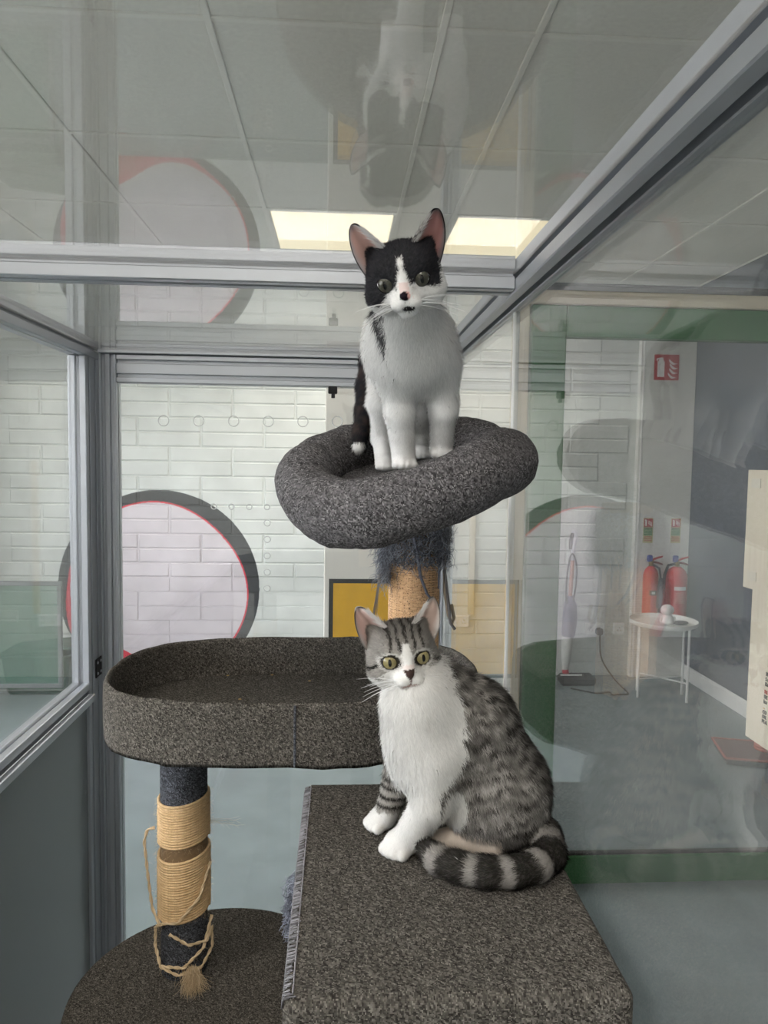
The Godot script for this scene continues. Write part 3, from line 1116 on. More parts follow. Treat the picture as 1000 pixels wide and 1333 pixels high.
# ------------------------------------------------------------------ living bodies
# a field of tapered capsules and ellipsoids joined smoothly, meshed as surface nets
class Field:
	var lo := Vector3.ZERO
	var cell := 0.003
	var nx := 0
	var ny := 0
	var nz := 0
	var f := PackedFloat32Array()

	func _init(a: Vector3, b: Vector3, c: float) -> void:
		lo = a
		cell = c
		nx = int((b.x - a.x) / c) + 2
		ny = int((b.y - a.y) / c) + 2
		nz = int((b.z - a.z) / c) + 2
		f.resize(nx * ny * nz)
		f.fill(1.0)

	func span(a: Vector3, b: Vector3) -> PackedInt32Array:
		return PackedInt32Array([
			clampi(int((a.x - lo.x) / cell), 0, nx - 1), clampi(int((b.x - lo.x) / cell) + 2, 0, nx),
			clampi(int((a.y - lo.y) / cell), 0, ny - 1), clampi(int((b.y - lo.y) / cell) + 2, 0, ny),
			clampi(int((a.z - lo.z) / cell), 0, nz - 1), clampi(int((b.z - lo.z) / cell) + 2, 0, nz)])

	func mix(k: int, d: float, s: float) -> void:
		var o := f[k]
		if o > 0.9:
			f[k] = d
			return
		var h := maxf(s - absf(o - d), 0.0) / s
		f[k] = minf(o, d) - h * h * s * 0.25

	func capsule(a: Vector3, b: Vector3, ra: float, rb: float, s := 0.010) -> void:
		var m := maxf(ra, rb) + s + cell * 2
		var q := span(a.min(b) - Vector3.ONE * m, a.max(b) + Vector3.ONE * m)
		var ab := b - a
		var l2 := maxf(ab.length_squared(), 1e-9)
		for z in range(q[4], q[5]):
			for y in range(q[2], q[3]):
				var k := (z * ny + y) * nx
				for x in range(q[0], q[1]):
					var p := lo + Vector3(x, y, z) * cell - a
					var t := clampf(p.dot(ab) / l2, 0.0, 1.0)
					var d := (p - ab * t).length() - lerpf(ra, rb, t)
					if d < m:
						mix(k + x, d, s)

	func ellipsoid(c: Vector3, r: Vector3, b := Basis(), s := 0.010) -> void:
		var big := maxf(r.x, maxf(r.y, r.z))
		var small := minf(r.x, minf(r.y, r.z))
		var m := big + s + cell * 2
		var q := span(c - Vector3.ONE * m, c + Vector3.ONE * m)
		var inv := b.transposed()
		for z in range(q[4], q[5]):
			for y in range(q[2], q[3]):
				var k := (z * ny + y) * nx
				for x in range(q[0], q[1]):
					var p := inv * (lo + Vector3(x, y, z) * cell - c)
					var pr := p / r
					var k0 := pr.length()
					var k1 := (pr / r).length()
					var d := -small
					if k1 > 1e-4:
						d = k0 * (k0 - 1.0) / k1
					if d < s + cell * 3:
						mix(k + x, d, s)

	func carve(c: Vector3, r: Vector3, b := Basis(), s := 0.003) -> void:
		var m := maxf(r.x, maxf(r.y, r.z)) + s + cell * 2
		var q := span(c - Vector3.ONE * m, c + Vector3.ONE * m)
		var inv := b.transposed()
		for z in range(q[4], q[5]):
			for y in range(q[2], q[3]):
				var k := (z * ny + y) * nx
				for x in range(q[0], q[1]):
					var p := inv * (lo + Vector3(x, y, z) * cell - c)
					var pr := p / r
					var k0 := pr.length()
					var k1 := maxf((pr / r).length(), 1e-4)
					var d := -(k0 * (k0 - 1.0) / k1)
					var o := f[k + x]
					if o > 0.9:
						continue
					var h := maxf(s - absf(o - d), 0.0) / s
					f[k + x] = maxf(o, d) + h * h * s * 0.25

	# returns [points, normals, triangles (clockwise)]
	func skin() -> Array:
		var v := PackedVector3Array()
		var n := PackedVector3Array()
		var idx := PackedInt32Array()
		var at := {}
		var lim := cell * 1.8
		var sy := nx
		var sz := nx * ny
		var cr := [0, 1, sy, sy + 1, sz, sz + 1, sz + sy, sz + sy + 1]
		for z in nz - 1:
			for y in ny - 1:
				var k := (z * ny + y) * nx
				for x in nx - 1:
					var d := f[k + x]
					if d > lim or d < -lim:
						continue
					var mask := 0
					for j in 8:
						if f[k + x + cr[j]] < 0.0:
							mask += 1
					if mask == 0 or mask == 8:
						continue
					var sum := Vector3.ZERO
					var cnt := 0
					for e in 12:
						var a: int = EDGE[e * 2]
						var b: int = EDGE[e * 2 + 1]
						var fa := f[k + x + cr[a]]
						var fb := f[k + x + cr[b]]
						if (fa < 0.0) != (fb < 0.0):
							var t := fa / (fa - fb)
							sum += Vector3(a & 1, (a >> 1) & 1, a >> 2).lerp(Vector3(b & 1, (b >> 1) & 1, b >> 2), t)
							cnt += 1
					at[k + x] = v.size()
					v.append(lo + (Vector3(x, y, z) + sum / cnt) * cell)
					var g := Vector3.ZERO
					for j in 8:
						g += Vector3((j & 1) * 2 - 1, ((j >> 1) & 1) * 2 - 1, (j >> 2) * 2 - 1) * minf(f[k + x + cr[j]], cell * 3)
					n.append(g.normalized())
		for key in at:
			var k: int = key
			var inside: bool = f[k] < 0.0
			for ax in 3:
				var st: int = [1, sy, sz][ax]
				if inside == (f[k + st] < 0.0):
					continue
				var u: int = [sy, sz, 1][ax]
				var w: int = [sz, 1, sy][ax]
				var a = at.get(k - u - w)
				var b = at.get(k - w)
				var c = at.get(k)
				var d = at.get(k - u)
				if a == null or b == null or d == null:
					continue
				if inside:
					idx.append_array([a, c, b, a, d, c])
				else:
					idx.append_array([a, b, c, a, c, d])
		return [v, n, idx]

	const EDGE := [0, 1, 2, 3, 4, 5, 6, 7, 0, 2, 1, 3, 4, 6, 5, 7, 0, 4, 1, 5, 2, 6, 3, 7]


func add_skin(mb: MB, sk: Array, paint: Callable) -> void:
	var k := mb.v.size()
	for j in sk[0].size():
		mb.v.append(sk[0][j])
		mb.n.append(sk[1][j])
		mb.t.append(Vector2.ZERO)
		mb.c.append(paint.call(sk[0][j], sk[1][j]))
	for j in sk[2]:
		mb.i.append(k + j)


# short hairs rooted evenly over a skin; comb(p, n) gives the lie of the hair and its length in w
func grow(mb: MB, sk: Array, per_m2: float, comb: Callable, paint: Callable, wide: float) -> void:
	var V: PackedVector3Array = sk[0]
	var Nn: PackedVector3Array = sk[1]
	var I: PackedInt32Array = sk[2]
	var owed := 0.0
	for k in range(0, I.size(), 3):
		var a := V[I[k]]
		var b := V[I[k + 1]]
		var c := V[I[k + 2]]
		owed += (b - a).cross(c - a).length() * 0.5 * per_m2
		while owed >= 1.0:
			owed -= 1.0
			var u := rng.randf()
			var w := rng.randf()
			if u + w > 1.0:
				u = 1.0 - u
				w = 1.0 - w
			var p := a + (b - a) * u + (c - a) * w
			var nn := (Nn[I[k]] * (1 - u - w) + Nn[I[k + 1]] * u + Nn[I[k + 2]] * w).normalized()
			var q: Vector4 = comb.call(p, nn)
			if q.w <= 0.0:
				continue
			var lie := Vector3(q.x, q.y, q.z)
			lie -= nn * lie.dot(nn)
			lie = lie.normalized() + Vector3(rng.randfn(0, 0.22), rng.randfn(0, 0.22), rng.randfn(0, 0.22))
			var d := (lie + nn * 0.42).normalized()
			var L := q.w * rng.randf_range(0.7, 1.2)
			var side := d.cross(nn + Vector3(rng.randfn(0, 0.3), rng.randfn(0, 0.3), rng.randfn(0, 0.3))).normalized() * wide
			var col: Color = paint.call(p + Vector3(rng.randfn(0, 0.0008), rng.randfn(0, 0.0008), rng.randfn(0, 0.0008)), nn)
			var tone := rng.randf_range(0.86, 1.14)
			mb.col = Color(col.r * tone, col.g * tone, col.b * tone)
			var mid := p + d * L * 0.55
			var tip := p + (d + lie.normalized() * 0.35).normalized() * L
			var j := mb.v.size()
			mb.vert(p - side - nn * 0.0004, nn); mb.vert(p + side - nn * 0.0004, nn); mb.vert(mid - side * 0.75, nn); mb.vert(mid + side * 0.75, nn); mb.vert(tip, nn)
			mb.i.append_array([j, j + 2, j + 1, j + 1, j + 2, j + 3, j + 2, j + 4, j + 3])


# head in its own axes: x to the right of the picture, y up, z out of the face (metres)
func head_field(T: Transform3D, s: float, ew: float, eh: float) -> Field:
	var fd := Field.new(T.origin - Vector3.ONE * 0.062, T.origin + Vector3.ONE * 0.062, 0.0017)
	var B := T.basis
	var e := func(c: Vector3, r: Vector3, k: float, rot := Basis()) -> void:
		fd.ellipsoid(T * (c * s), r * s, B * rot, k)
	e.call(Vector3(0, 0.005, -0.005), Vector3(0.0365, 0.0315, 0.035), 0.006)
	for m in [-1.0, 1.0]:
		e.call(Vector3(m * 0.0215, -0.012, 0.006), Vector3(0.0185, 0.0165, 0.018), 0.010)
		e.call(Vector3(m * 0.0145, 0.013, 0.019), Vector3(0.0115, 0.009, 0.010), 0.010)
		fd.capsule(T * (Vector3(m * 0.020, 0.020, -0.014) * s), T * (Vector3(m * 0.026, 0.027, -0.016) * s), 0.012 * s, 0.008 * s, 0.010)
	fd.capsule(T * (Vector3(0, 0.012, 0.021) * s), T * (Vector3(0, -0.010, 0.036) * s), 0.0105 * s, 0.0062 * s, 0.008)
	e.call(Vector3(0, -0.0165, 0.028), Vector3(0.0145, 0.0105, 0.011), 0.008)
	for m in [-1.0, 1.0]:
		e.call(Vector3(m * 0.0065, -0.0185, 0.0345), Vector3(0.0085, 0.0068, 0.0075), 0.0035)
	e.call(Vector3(0, -0.0275, 0.027), Vector3(0.0085, 0.0065, 0.009), 0.005)
	e.call(Vector3(0, -0.0105, 0.0405), Vector3(0.0048, 0.0034, 0.0036), 0.002)
	for m in [-1.0, 1.0]:
		var rot := Basis(Vector3(0, 0, 1), m * 0.28)
		fd.carve(T * (Vector3(m * 0.0172, 0.0015, 0.0335) * s), Vector3(ew, eh, 0.0085) * s, B * rot, 0.0018)
	return fd


func eyes(cat: Node3D, T: Transform3D, s: float, iris: Color, up: float) -> void:
	# glossy eyeballs: iris with a slit of dark pupil, dark rim
	for m in [-1.0, 1.0]:
		var mb := MB.new()
		var c := Vector3(m * 0.0168, 0.0015, 0.0205) * s
		var look := Basis(Vector3.UP, m * 0.16) * Basis(Vector3.RIGHT, up)
		var R := 0.0098 * s
		var rows := []
		var N := 40
		for k in N + 1:
			var row := []
			var ph := 1.75 * k / N
			for q in 56:
				var a := TAU * q / 56
				row.append(T * (c + look * (Vector3(cos(a) * sin(ph), sin(a) * sin(ph), cos(ph)) * R)))
			rows.append(row)
		mb.sheet(rows, true, false, false)
		var at := 0
		for k in N + 1:
			var ph := 1.75 * k / N
			for q in 56:
				var a := TAU * q / 56
				var x := cos(a) * sin(ph)
				var y := sin(a) * sin(ph)
				var pup := pow(x / 0.20, 2.0) + pow(y / 0.42, 2.0)
				var col := iris * (0.75 + 0.5 * absf(noise.get_noise_2d(a * 6.0, 3.0)))
				if pup < 1.0:
					col = Color(0.004, 0.004, 0.005)
				elif ph > 0.80:
					col = Color(0.012, 0.01, 0.01)
				col.a = 1.0
				mb.c[at] = col
				at += 1
		part("eye", mb, M.eye, cat)


func ear(mb: MB, hair: MB, T: Transform3D, s: float, m: float, tip: Vector3, outc: Color, inc: Color, rimc: Color) -> void:
	# a thin cupped leaf: base arc round the back of the skull, narrowing to a rounded tip
	var a := Vector3(m * 0.0105, 0.0315, 0.004) * s
	var b := Vector3(m * 0.0375, 0.0085, -0.002) * s
	tip = Vector3(m * tip.x, tip.y, tip.z)
	var bc := (a + b) * 0.5 + Vector3(0, -0.002, -0.004) * s
	var NU := 18
	var NV := 16
	for side in 2:
		var rows := []
		for j in NV + 1:
			var v := float(j) / NV
			var w := sqrt(maxf(0.0, 1.0 - pow(v, 1.75))) * (1.0 - 0.16 * v)
			var row := []
			for k in NU + 1:
				var u := float(k) / NU
				var arc := a.lerp(b, u) + Vector3(m * 0.004, 0.006, -0.021) * s * sin(PI * u) - bc
				var off := arc * w
				var cc := bc.lerp(tip, v) + Vector3(m * 0.002, 0, 0.004) * s * sin(PI * v)
				if side == 1:
					off -= off.normalized() * minf(0.0014, off.length())
					cc += Vector3(0, -0.0004, 0.0004)
				row.append(T * (cc + off))
			rows.append(row)
		var at := mb.v.size()
		mb.sheet(rows, false, false, (m > 0) != (side == 1))
		for j in NV + 1:
			for k in NU + 1:
				var u := float(k) / NU
				var v := float(j) / NV
				var edge := minf(minf(u, 1.0 - u) * 3.2, (1.0 - v) * 2.2)
				var speck := noise.get_noise_2d(u * 30.0 + m * 9, v * 30.0)
				var col := outc
				if side == 1:
					col = inc.lerp(rimc, clampf(1.0 - edge * 1.6 + 0.35 * speck, 0, 1))
				elif edge < 0.12:
					col = outc.lerp(rimc, 0.6)
				mb.c[at + j * (NU + 1) + k] = col
	# long pale hairs across the mouth of the ear from its inner edge
	for k in 170:
		var u := rng.randf()
		u *= 0.72
		var ww := sqrt(maxf(0.0, 1.0 - pow(u, 1.75))) * (1.0 - 0.16 * u)
		var p := bc.lerp(tip, u) + Vector3(m * 0.002, 0, 0.004) * s * sin(PI * u) + (a - bc) * ww * rng.randf_range(0.75, 0.98)
		var d := Vector3(m * rng.randf_range(0.25, 1.0), rng.randf_range(0.2, 1.1), rng.randf_range(-0.35, 0.1)).normalized()
		var L := rng.randf_range(0.006, 0.013) * (1.0 - 0.5 * u)
		var w := Vector3(0, 0, 1).cross(d).normalized() * 0.00030
		hair.col = rimc.lerp(Color(0.52, 0.50, 0.48), rng.randf())
		var j := hair.v.size()
		var nn := T.basis * Vector3(0, 0.2, 1)
		hair.vert(T * (p - w), nn); hair.vert(T * (p + w), nn); hair.vert(T * (p + d * L), nn)
		hair.i.append_array([j, j + 1, j + 2])


func whiskers(cat: Node3D, T: Transform3D, s: float) -> void:
	for m in [-1.0, 1.0]:
		for k in 8:
			var mb := MB.new()
			mb.col = Color(0.85, 0.85, 0.85)
			var r := k / 4
			var p := Vector3(m * (0.009 + 0.003 * (k % 4)), -0.0165 - 0.004 * r, 0.0375 - 0.0025 * (k % 4)) * s
			var d := Vector3(m, 0.12 - 0.22 * r + rng.randfn(0, 0.1), 0.15 - 0.2 * (k % 4) * 0.5).normalized()
			var L := rng.randf_range(0.026, 0.042)
			var path := []
			for q in 6:
				var t := q / 5.0
				path.append(T * (p + d * L * t + Vector3(0, -0.008 * t * t, -0.006 * t * t)))
			mb.tube(path, [0.00022, 0.0002, 0.00018, 0.00015, 0.00012, 0.00008], 4, false)
			part("whisker", mb, M.wool, cat)


func spots(p: Vector3, f: float) -> float:
	return noise.get_noise_3d(p.x * f, p.y * f, p.z * f)


func head_base(T: Transform3D, yaw: float, pitch: float, roll: float) -> Transform3D:
	var b := Basis(Vector3(0, 0, 1), roll) * Basis(Vector3.UP, yaw) * Basis(Vector3.RIGHT, pitch)
	return Transform3D(b, T.origin)


func toes(mb_f: Field, c: Vector3, fwd: Vector3, r: float) -> void:
	# four toes in a fan on a rounded paw
	var side := fwd.cross(Vector3.UP).normalized()
	mb_f.ellipsoid(c, Vector3(r, r * 0.80, r * 1.12), Basis.looking_at(fwd, Vector3.UP), 0.006)
	for k in 4:
		var a := (k - 1.5) / 1.5
		var p := c + fwd * (r * (0.88 - 0.22 * absf(a))) + side * (a * r * 0.72) + Vector3(0, -r * 0.30, 0)
		mb_f.ellipsoid(p, Vector3(r * 0.36, r * 0.42, r * 0.50), Basis.looking_at(fwd, Vector3.UP), 0.0025)


func build_tuxedo() -> void:
	var cat := thing("kitten", "black-and-white kitten standing in the bowl bed, looking down at the camera", "kitten")
	var T := head_base(Transform3D(Basis(), Vector3(0.0607, 1.7775, -0.732)), -0.16, 0.34, 0.165)
	var s := 0.975
	var inv := T.affine_inverse()
	var fd := Field.new(Vector3(-0.01, 1.575, -1.05), Vector3(0.155, 1.815, -0.72), 0.0027)
	# trunk
	fd.ellipsoid(Vector3(0.0745, 1.726, -0.815), Vector3(0.0485, 0.048, 0.046), Basis(), 0.02)
	fd.ellipsoid(Vector3(0.083, 1.707, -0.832), Vector3(0.047, 0.034, 0.040), Basis(), 0.02)
	fd.capsule(Vector3(0.080, 1.728, -0.85), Vector3(0.074, 1.733, -0.955), 0.044, 0.041, 0.02)
	fd.capsule(Vector3(0.0665, 1.760, -0.762), Vector3(0.074, 1.732, -0.808), 0.031, 0.043, 0.02)
	# front legs
	fd.capsule(Vector3(0.060, 1.708, -0.815), Vector3(0.066, 1.655, -0.826), 0.022, 0.0165, 0.012)
	fd.capsule(Vector3(0.066, 1.655, -0.826), Vector3(0.072, 1.612, -0.842), 0.0160, 0.0138, 0.008)
	toes(fd, Vector3(0.0735, bed_floor(0.0735, -0.848) + 0.0105, -0.846), Vector3(0, 0, 1), 0.0138)
	fd.capsule(Vector3(0.108, 1.708, -0.820), Vector3(0.116, 1.660, -0.835), 0.021, 0.0160, 0.012)
	fd.capsule(Vector3(0.116, 1.660, -0.835), Vector3(0.118, 1.622, -0.856), 0.0150, 0.0128, 0.008)
	toes(fd, Vector3(0.1175, bed_floor(0.1175, -0.860) + 0.0105, -0.860), Vector3(0.05, 0, 1).normalized(), 0.0130)
	# hind legs: thigh, shank to the hock, foot
	for h in [[Vector3(0.060, 1.715, -0.950), Vector3(0.052, 1.672, -0.920), Vector3(0.053, 1.630, -0.940), Vector3(0.0555, 0, -0.903)], [Vector3(0.094, 1.712, -0.965), Vector3(0.101, 1.668, -0.945), Vector3(0.1035, 1.632, -0.975), Vector3(0.1035, 0, -0.940)]]:
		fd.capsule(h[0], h[1], 0.025, 0.0170, 0.012)
		fd.capsule(h[1], h[2], 0.0165, 0.0125, 0.010)
		var foot: Vector3 = h[3]
		foot.y = bed_floor(foot.x, foot.z) + 0.0095
		fd.capsule(h[2], foot + Vector3(0, 0.003, -0.012), 0.0120, 0.0120, 0.008)
		toes(fd, foot, Vector3(0, 0, 1), 0.0122)
	# tail hangs down behind
	var tp := [Vector3(0.048, 1.742, -1.000), Vector3(0.040, 1.735, -1.008), Vector3(0.034, 1.700, -1.003), Vector3(0.032, 1.665, -0.985), Vector3(0.027, 1.638, -0.968), Vector3(0.0235, 1.617, -0.958)]
	var tr := [0.020, 0.0135, 0.0125, 0.0120, 0.0098, 0.0070]
	for k in tp.size() - 1:
		fd.capsule(tp[k], tp[k + 1], tr[k], tr[k + 1], 0.008)
	var hf := head_field(T, s, 0.0068, 0.0054)
	hf.capsule(T * Vector3(0, -0.006, -0.012), Vector3(0.0685, 1.748, -0.775), 0.027, 0.032, 0.012)
	var white := Color(0.73, 0.725, 0.715)
	var black := Color(0.020, 0.020, 0.024)
	var pink := Color(0.62, 0.36, 0.33)
	var paint_head := func(p: Vector3, _n: Vector3) -> Color:
		var q := inv * p / s
		if p.y < 1.755 and q.z < 0.004:
			return white
		# nose leather: mostly black, its right edge and the bridge pink
		var nz := Vector2(q.x / 0.0056, (q.y + 0.0105) / 0.0042)
		if q.z > 0.036 and nz.length() < 1.0:
			return pink if q.x > 0.0024 else Color(0.012, 0.011, 0.012)
		if q.z > 0.033 and absf(q.x) < 0.0048 and q.y > -0.0085 and q.y < 0.0015:
			return white.lerp(pink, 0.45)
		var mo := Vector2((q.x - 0.0015) / 0.0065, (q.y + 0.0228) / 0.0026)
		if q.z > 0.026 and mo.length() < 1.0:
			return Color(0.025, 0.022, 0.024)
		var j := 0.0022 * spots(p, 180.0) + 0.0012 * spots(p, 420.0)
		var blaze := 0.0022 + 0.0050 * smoothstep(0.018, -0.006, q.y) if q.y < 0.0235 else -1.0
		var low := -0.0055
		if q.x < 0.0:
			low = lerpf(-0.004, -0.0185, smoothstep(-0.010, -0.028, q.x))
		else:
			low = lerpf(-0.0015, -0.0085, smoothstep(0.014, 0.028, q.x))
		if q.x > 0.0355 and q.y < 0.012:
			return white
		var wht := maxf(smoothstep(-0.0011, 0.0011, blaze - absf(q.x + 0.0004) - j), smoothstep(-0.0011, 0.0011, low - q.y - j))
		return black.lerp(Color(0.11, 0.108, 0.11), clampf(0.25 + spots(p, 300.0) * 0.9, 0, 1) * 0.35).lerp(white, wht)
	var paint := func(p: Vector3, _n: Vector3) -> Color:
		var j := 0.004 * spots(p, 90.0) + 0.0025 * spots(p, 260.0)
		# tail
		if p.z < -0.948 and p.x < 0.056 and p.z < -0.94 - (p.y - 1.70) * 0.0 and is_tail(p, tp, tr):
			if p.y < 1.6235 + j * 0.3:
				return white
			return black.lerp(Color(0.10, 0.07, 0.055), clampf(0.2 + 0.8 * spots(p, 70.0), 0, 1) * 0.7)
		# saddle: black along the back, and a strip behind the shoulder on the near side
		if p.y > 1.746 + j and p.z < -0.828:
			return black
		var line := 0.0325 + (1.772 - p.y) * 0.20
		if p.x < 0.060 and p.y > 1.705 and absf(p.x - line + j * 0.4) < 0.0046 * smoothstep(1.705, 1.735, p.y) and p.z > -0.875:
			return black.lerp(Color(0.2, 0.2, 0.21), 0.25)
		if p.z < -0.915 and p.x > 0.108 and p.y > 1.66:
			return black
		return white
	var mb := MB.new()
	var sb := fd.skin()
	var sh := hf.skin()
	add_skin(mb, sb, paint)
	add_skin(mb, sh, paint_head)
	var hair := MB.new()
	var tipv := Vector3(0.0425, 0.0575, -0.006)
	ear(mb, hair, T, s, -1.0, tipv, black, Color(0.60, 0.40, 0.36), Color(0.46, 0.45, 0.47))
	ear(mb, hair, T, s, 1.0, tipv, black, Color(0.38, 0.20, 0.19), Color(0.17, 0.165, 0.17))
	part("body", mb, M.fur, cat)
	var comb := func(p: Vector3, n: Vector3) -> Vector4:
		var L := 0.0085
		if p.y < 1.668:
			L = 0.0045
		if p.y < 1.622:
			L = 0.0022
		if p.z < -0.95 and p.x < 0.05 and p.y < 1.74:
			L = 0.006
		return Vector4(0.1 * signf(n.x), -1.0, -0.25, L)
	grow(hair, sb, 620000.0, comb, paint, 0.00026)
	var comb_head := func(p: Vector3, _n: Vector3) -> Vector4:
		var q := inv * p / s
		var dir := T.basis * Vector3(q.x * 20.0, (q.y + 0.004) * 16.0, -0.75)
		var L := clampf(0.0024 + (0.030 - q.z) * 0.11, 0.0022, 0.0062)
		if q.z > 0.037 and q.y > -0.015 and absf(q.x) < 0.006:
			L = 0.0
		for m in [-1.0, 1.0]:
			if Vector2(q.x - m * 0.0172, q.y - 0.0015).length() < 0.0088 and q.z > 0.012:
				L = 0.0
		return Vector4(dir.x, dir.y, dir.z, L)
	grow(hair, sh, 1300000.0, comb_head, paint_head, 0.0002)
	part("fur", hair, M.fur, cat)
	eyes(cat, T, s, Color(0.060, 0.058, 0.046), 0.05)
	whiskers(cat, T, s)


func is_tail(p: Vector3, tp: Array, tr: Array) -> bool:
	for k in range(1, tp.size() - 1):
		var a: Vector3 = tp[k]
		var b: Vector3 = tp[k + 1]
		var t := clampf((p - a).dot(b - a) / (b - a).length_squared(), 0, 1)
		if (p - a.lerp(b, t)).length() < lerpf(tr[k], tr[k + 1], t) + 0.004:
			return true
	return false


func build_tabby() -> void:
	var cat := thing("kitten", "grey tabby-and-white kitten sitting on the box with its tail round its feet", "kitten")
	var T := head_base(Transform3D(Basis(), Vector3(0.0700, 1.3890, -0.793)), 0.10, 0.02, 0.12)
	var s := 1.0
	var inv := T.affine_inverse()
	var fd := Field.new(Vector3(0.02, 1.160, -0.885), Vector3(0.258, 1.41, -0.665), 0.0027)
	var H := 1.1705
	# trunk: haunches, back, shoulders, chest, neck
	fd.ellipsoid(Vector3(0.182, 1.224, -0.793), Vector3(0.054, 0.053, 0.048), Basis(), 0.02)
	fd.capsule(Vector3(0.183, 1.245, -0.796), Vector3(0.148, 1.298, -0.800), 0.052, 0.050, 0.02)
	fd.capsule(Vector3(0.150, 1.305, -0.800), Vector3(0.098, 1.300, -0.790), 0.046, 0.044, 0.02)
	fd.capsule(Vector3(0.150, 1.318, -0.800), Vector3(0.100, 1.352, -0.795), 0.040, 0.036, 0.02)
	fd.capsule(Vector3(0.090, 1.335, -0.785), Vector3(0.098, 1.275, -0.785), 0.042, 0.036, 0.02)
	fd.capsule(Vector3(0.10, 1.27, -0.79), Vector3(0.165, 1.228, -0.800), 0.034, 0.043, 0.02)
	# near front leg and far front leg
	fd.capsule(Vector3(0.108, 1.282, -0.765), Vector3(0.101, 1.238, -0.760), 0.027, 0.0195, 0.014)
	fd.capsule(Vector3(0.101, 1.238, -0.760), Vector3(0.078, 1.190, -0.775), 0.0190, 0.0158, 0.008)
	toes(fd, Vector3(0.070, H + 0.0125, -0.780), Vector3(-0.62, 0, 0.78), 0.0170)
	fd.capsule(Vector3(0.082, 1.275, -0.815), Vector3(0.070, 1.228, -0.825), 0.024, 0.0165, 0.014)
	fd.capsule(Vector3(0.070, 1.228, -0.825), Vector3(0.058, 1.190, -0.832), 0.0160, 0.0140, 0.008)
	toes(fd, Vector3(0.052, H + 0.0115, -0.835), Vector3(-0.85, 0, 0.5), 0.0150)
	# near hind leg: thigh with the knee forward, foot flat on the box
	fd.ellipsoid(Vector3(0.176, 1.222, -0.783), Vector3(0.050, 0.042, 0.032), Basis(Vector3(0, 0, 1), 0.25), 0.012)
	fd.capsule(Vector3(0.165, 1.232, -0.783), Vector3(0.138, 1.229, -0.788), 0.032, 0.024, 0.012)
	fd.capsule(Vector3(0.138, 1.226, -0.790), Vector3(0.160, 1.200, -0.788), 0.021, 0.014, 0.008)
	fd.capsule(Vector3(0.170, H + 0.0145, -0.765), Vector3(0.128, H + 0.0145, -0.780), 0.0130, 0.0128, 0.004)
	toes(fd, Vector3(0.120, H + 0.0130, -0.783), Vector3(-0.95, 0, -0.3), 0.0135)
	# tail laid round the feet
	var tp := [Vector3(0.214, 1.205, -0.800), Vector3(0.2275, 1.193, -0.768), Vector3(0.226, 1.188, -0.742), Vector3(0.207, 1.188, -0.721), Vector3(0.180, 1.187, -0.712), Vector3(0.152, 1.187, -0.712), Vector3(0.126, 1.187, -0.722), Vector3(0.107, 1.187, -0.737), Vector3(0.098, 1.188, -0.752)]
	var tr := [0.020, 0.0180, 0.0165, 0.0156, 0.0150, 0.0146, 0.0142, 0.0136, 0.0110]
	for k in tp.size() - 1:
		fd.capsule(tp[k], tp[k + 1], tr[k], tr[k + 1], 0.006)
	var hf := head_field(T, s, 0.0080, 0.0060)
	hf.capsule(T * Vector3(0.004, -0.010, -0.012), Vector3(0.094, 1.340, -0.79), 0.030, 0.036, 0.014)
	var white := Color(0.66, 0.65, 0.625)
	var dark := Color(0.022, 0.020, 0.018)
	var grey := Color(0.160, 0.150, 0.138)
	var pale := Color(0.39, 0.368, 0.340)
	var pink := Color(0.60, 0.36, 0.32)
	var agouti := func(p: Vector3, stripe: float) -> Color:
		var k := clampf(stripe + 0.5 * spots(p, 420.0), -1, 1)
		return grey.lerp(pale, k) if k > 0 else grey.lerp(dark, -k)
	var paint_head := func(p: Vector3, _n: Vector3) -> Color:
		var q := inv * p / s
		var j := 0.0022 * spots(p, 190.0) + 0.0012 * spots(p, 430.0)
		var x := absf(q.x)
		var nz := (q.y + 0.0105) / 0.0046
		if q.z > 0.0365 and x < 0.0058 * clampf(0.75 + 0.5 * nz, 0.15, 1.0) and absf(nz) < 1.15:
			return Color(0.045, 0.028, 0.026)
		if q.z > 0.034 and x < 0.0009 and q.y < -0.014 and q.y > -0.0215:
			return Color(0.12, 0.07, 0.06)
		if q.z > 0.024 and absf(q.y + 0.0222 + x * x * 12.0) < 0.0011 and x < 0.010:
			return Color(0.30, 0.18, 0.16)
		if q.z > 0.033 and x < 0.0060 and q.y > -0.009 and q.y < -0.001:
			return white.lerp(pink, 0.30)
		# eye rims, dark tear line
		var ed := Vector2((x - 0.0172) / 0.0092, (q.y - 0.0015) / 0.0076).length()
		if ed < 1.12 and q.z > 0.012:
			return Color(0.03, 0.025, 0.022)
		if ed < 1.38 and q.z > 0.012:
			return pale.lerp(white, 0.3)
		# white: muzzle, cheeks, blaze to the brow
		var blaze := lerpf(0.0085, 0.0025, clampf((q.y - 0.0) / 0.020, 0, 1)) if q.y < 0.0195 else -1.0
		var cheek := -0.006 - 0.010 * smoothstep(0.014, 0.034, x)
		if x + j < blaze or q.y + j < cheek:
			if q.x < -0.026 and q.y > -0.019 and absf(fposmod((q.y + q.x * 0.4) * 190.0, 1.0) - 0.5) < 0.17:
				return grey
			return white
		if q.x > 0.012 and q.z < 0.0 and p.y < 1.375:
			return white if p.x < 0.135 + j else agouti.call(p, -0.3)
		# brow stripes running up and back, cheek line from the eye's corner
		if q.y > 0.012:
			var st := sin(q.x * 720.0 + 2.2 * spots(p, 50.0)) + 0.8 * spots(p, 130.0)
			var crown := smoothstep(0.014, 0.034, q.y) * 0.55
			return agouti.call(p, lerpf(0.40 - crown, -0.95, smoothstep(0.15, 0.65, st)) if x < 0.0225 else 0.25)
		if absf(q.y + 0.001 + (x - 0.028) * 0.55) < 0.0017 and x > 0.0255:
			return dark
		return agouti.call(p, 0.35 + 0.4 * spots(p, 110.0))
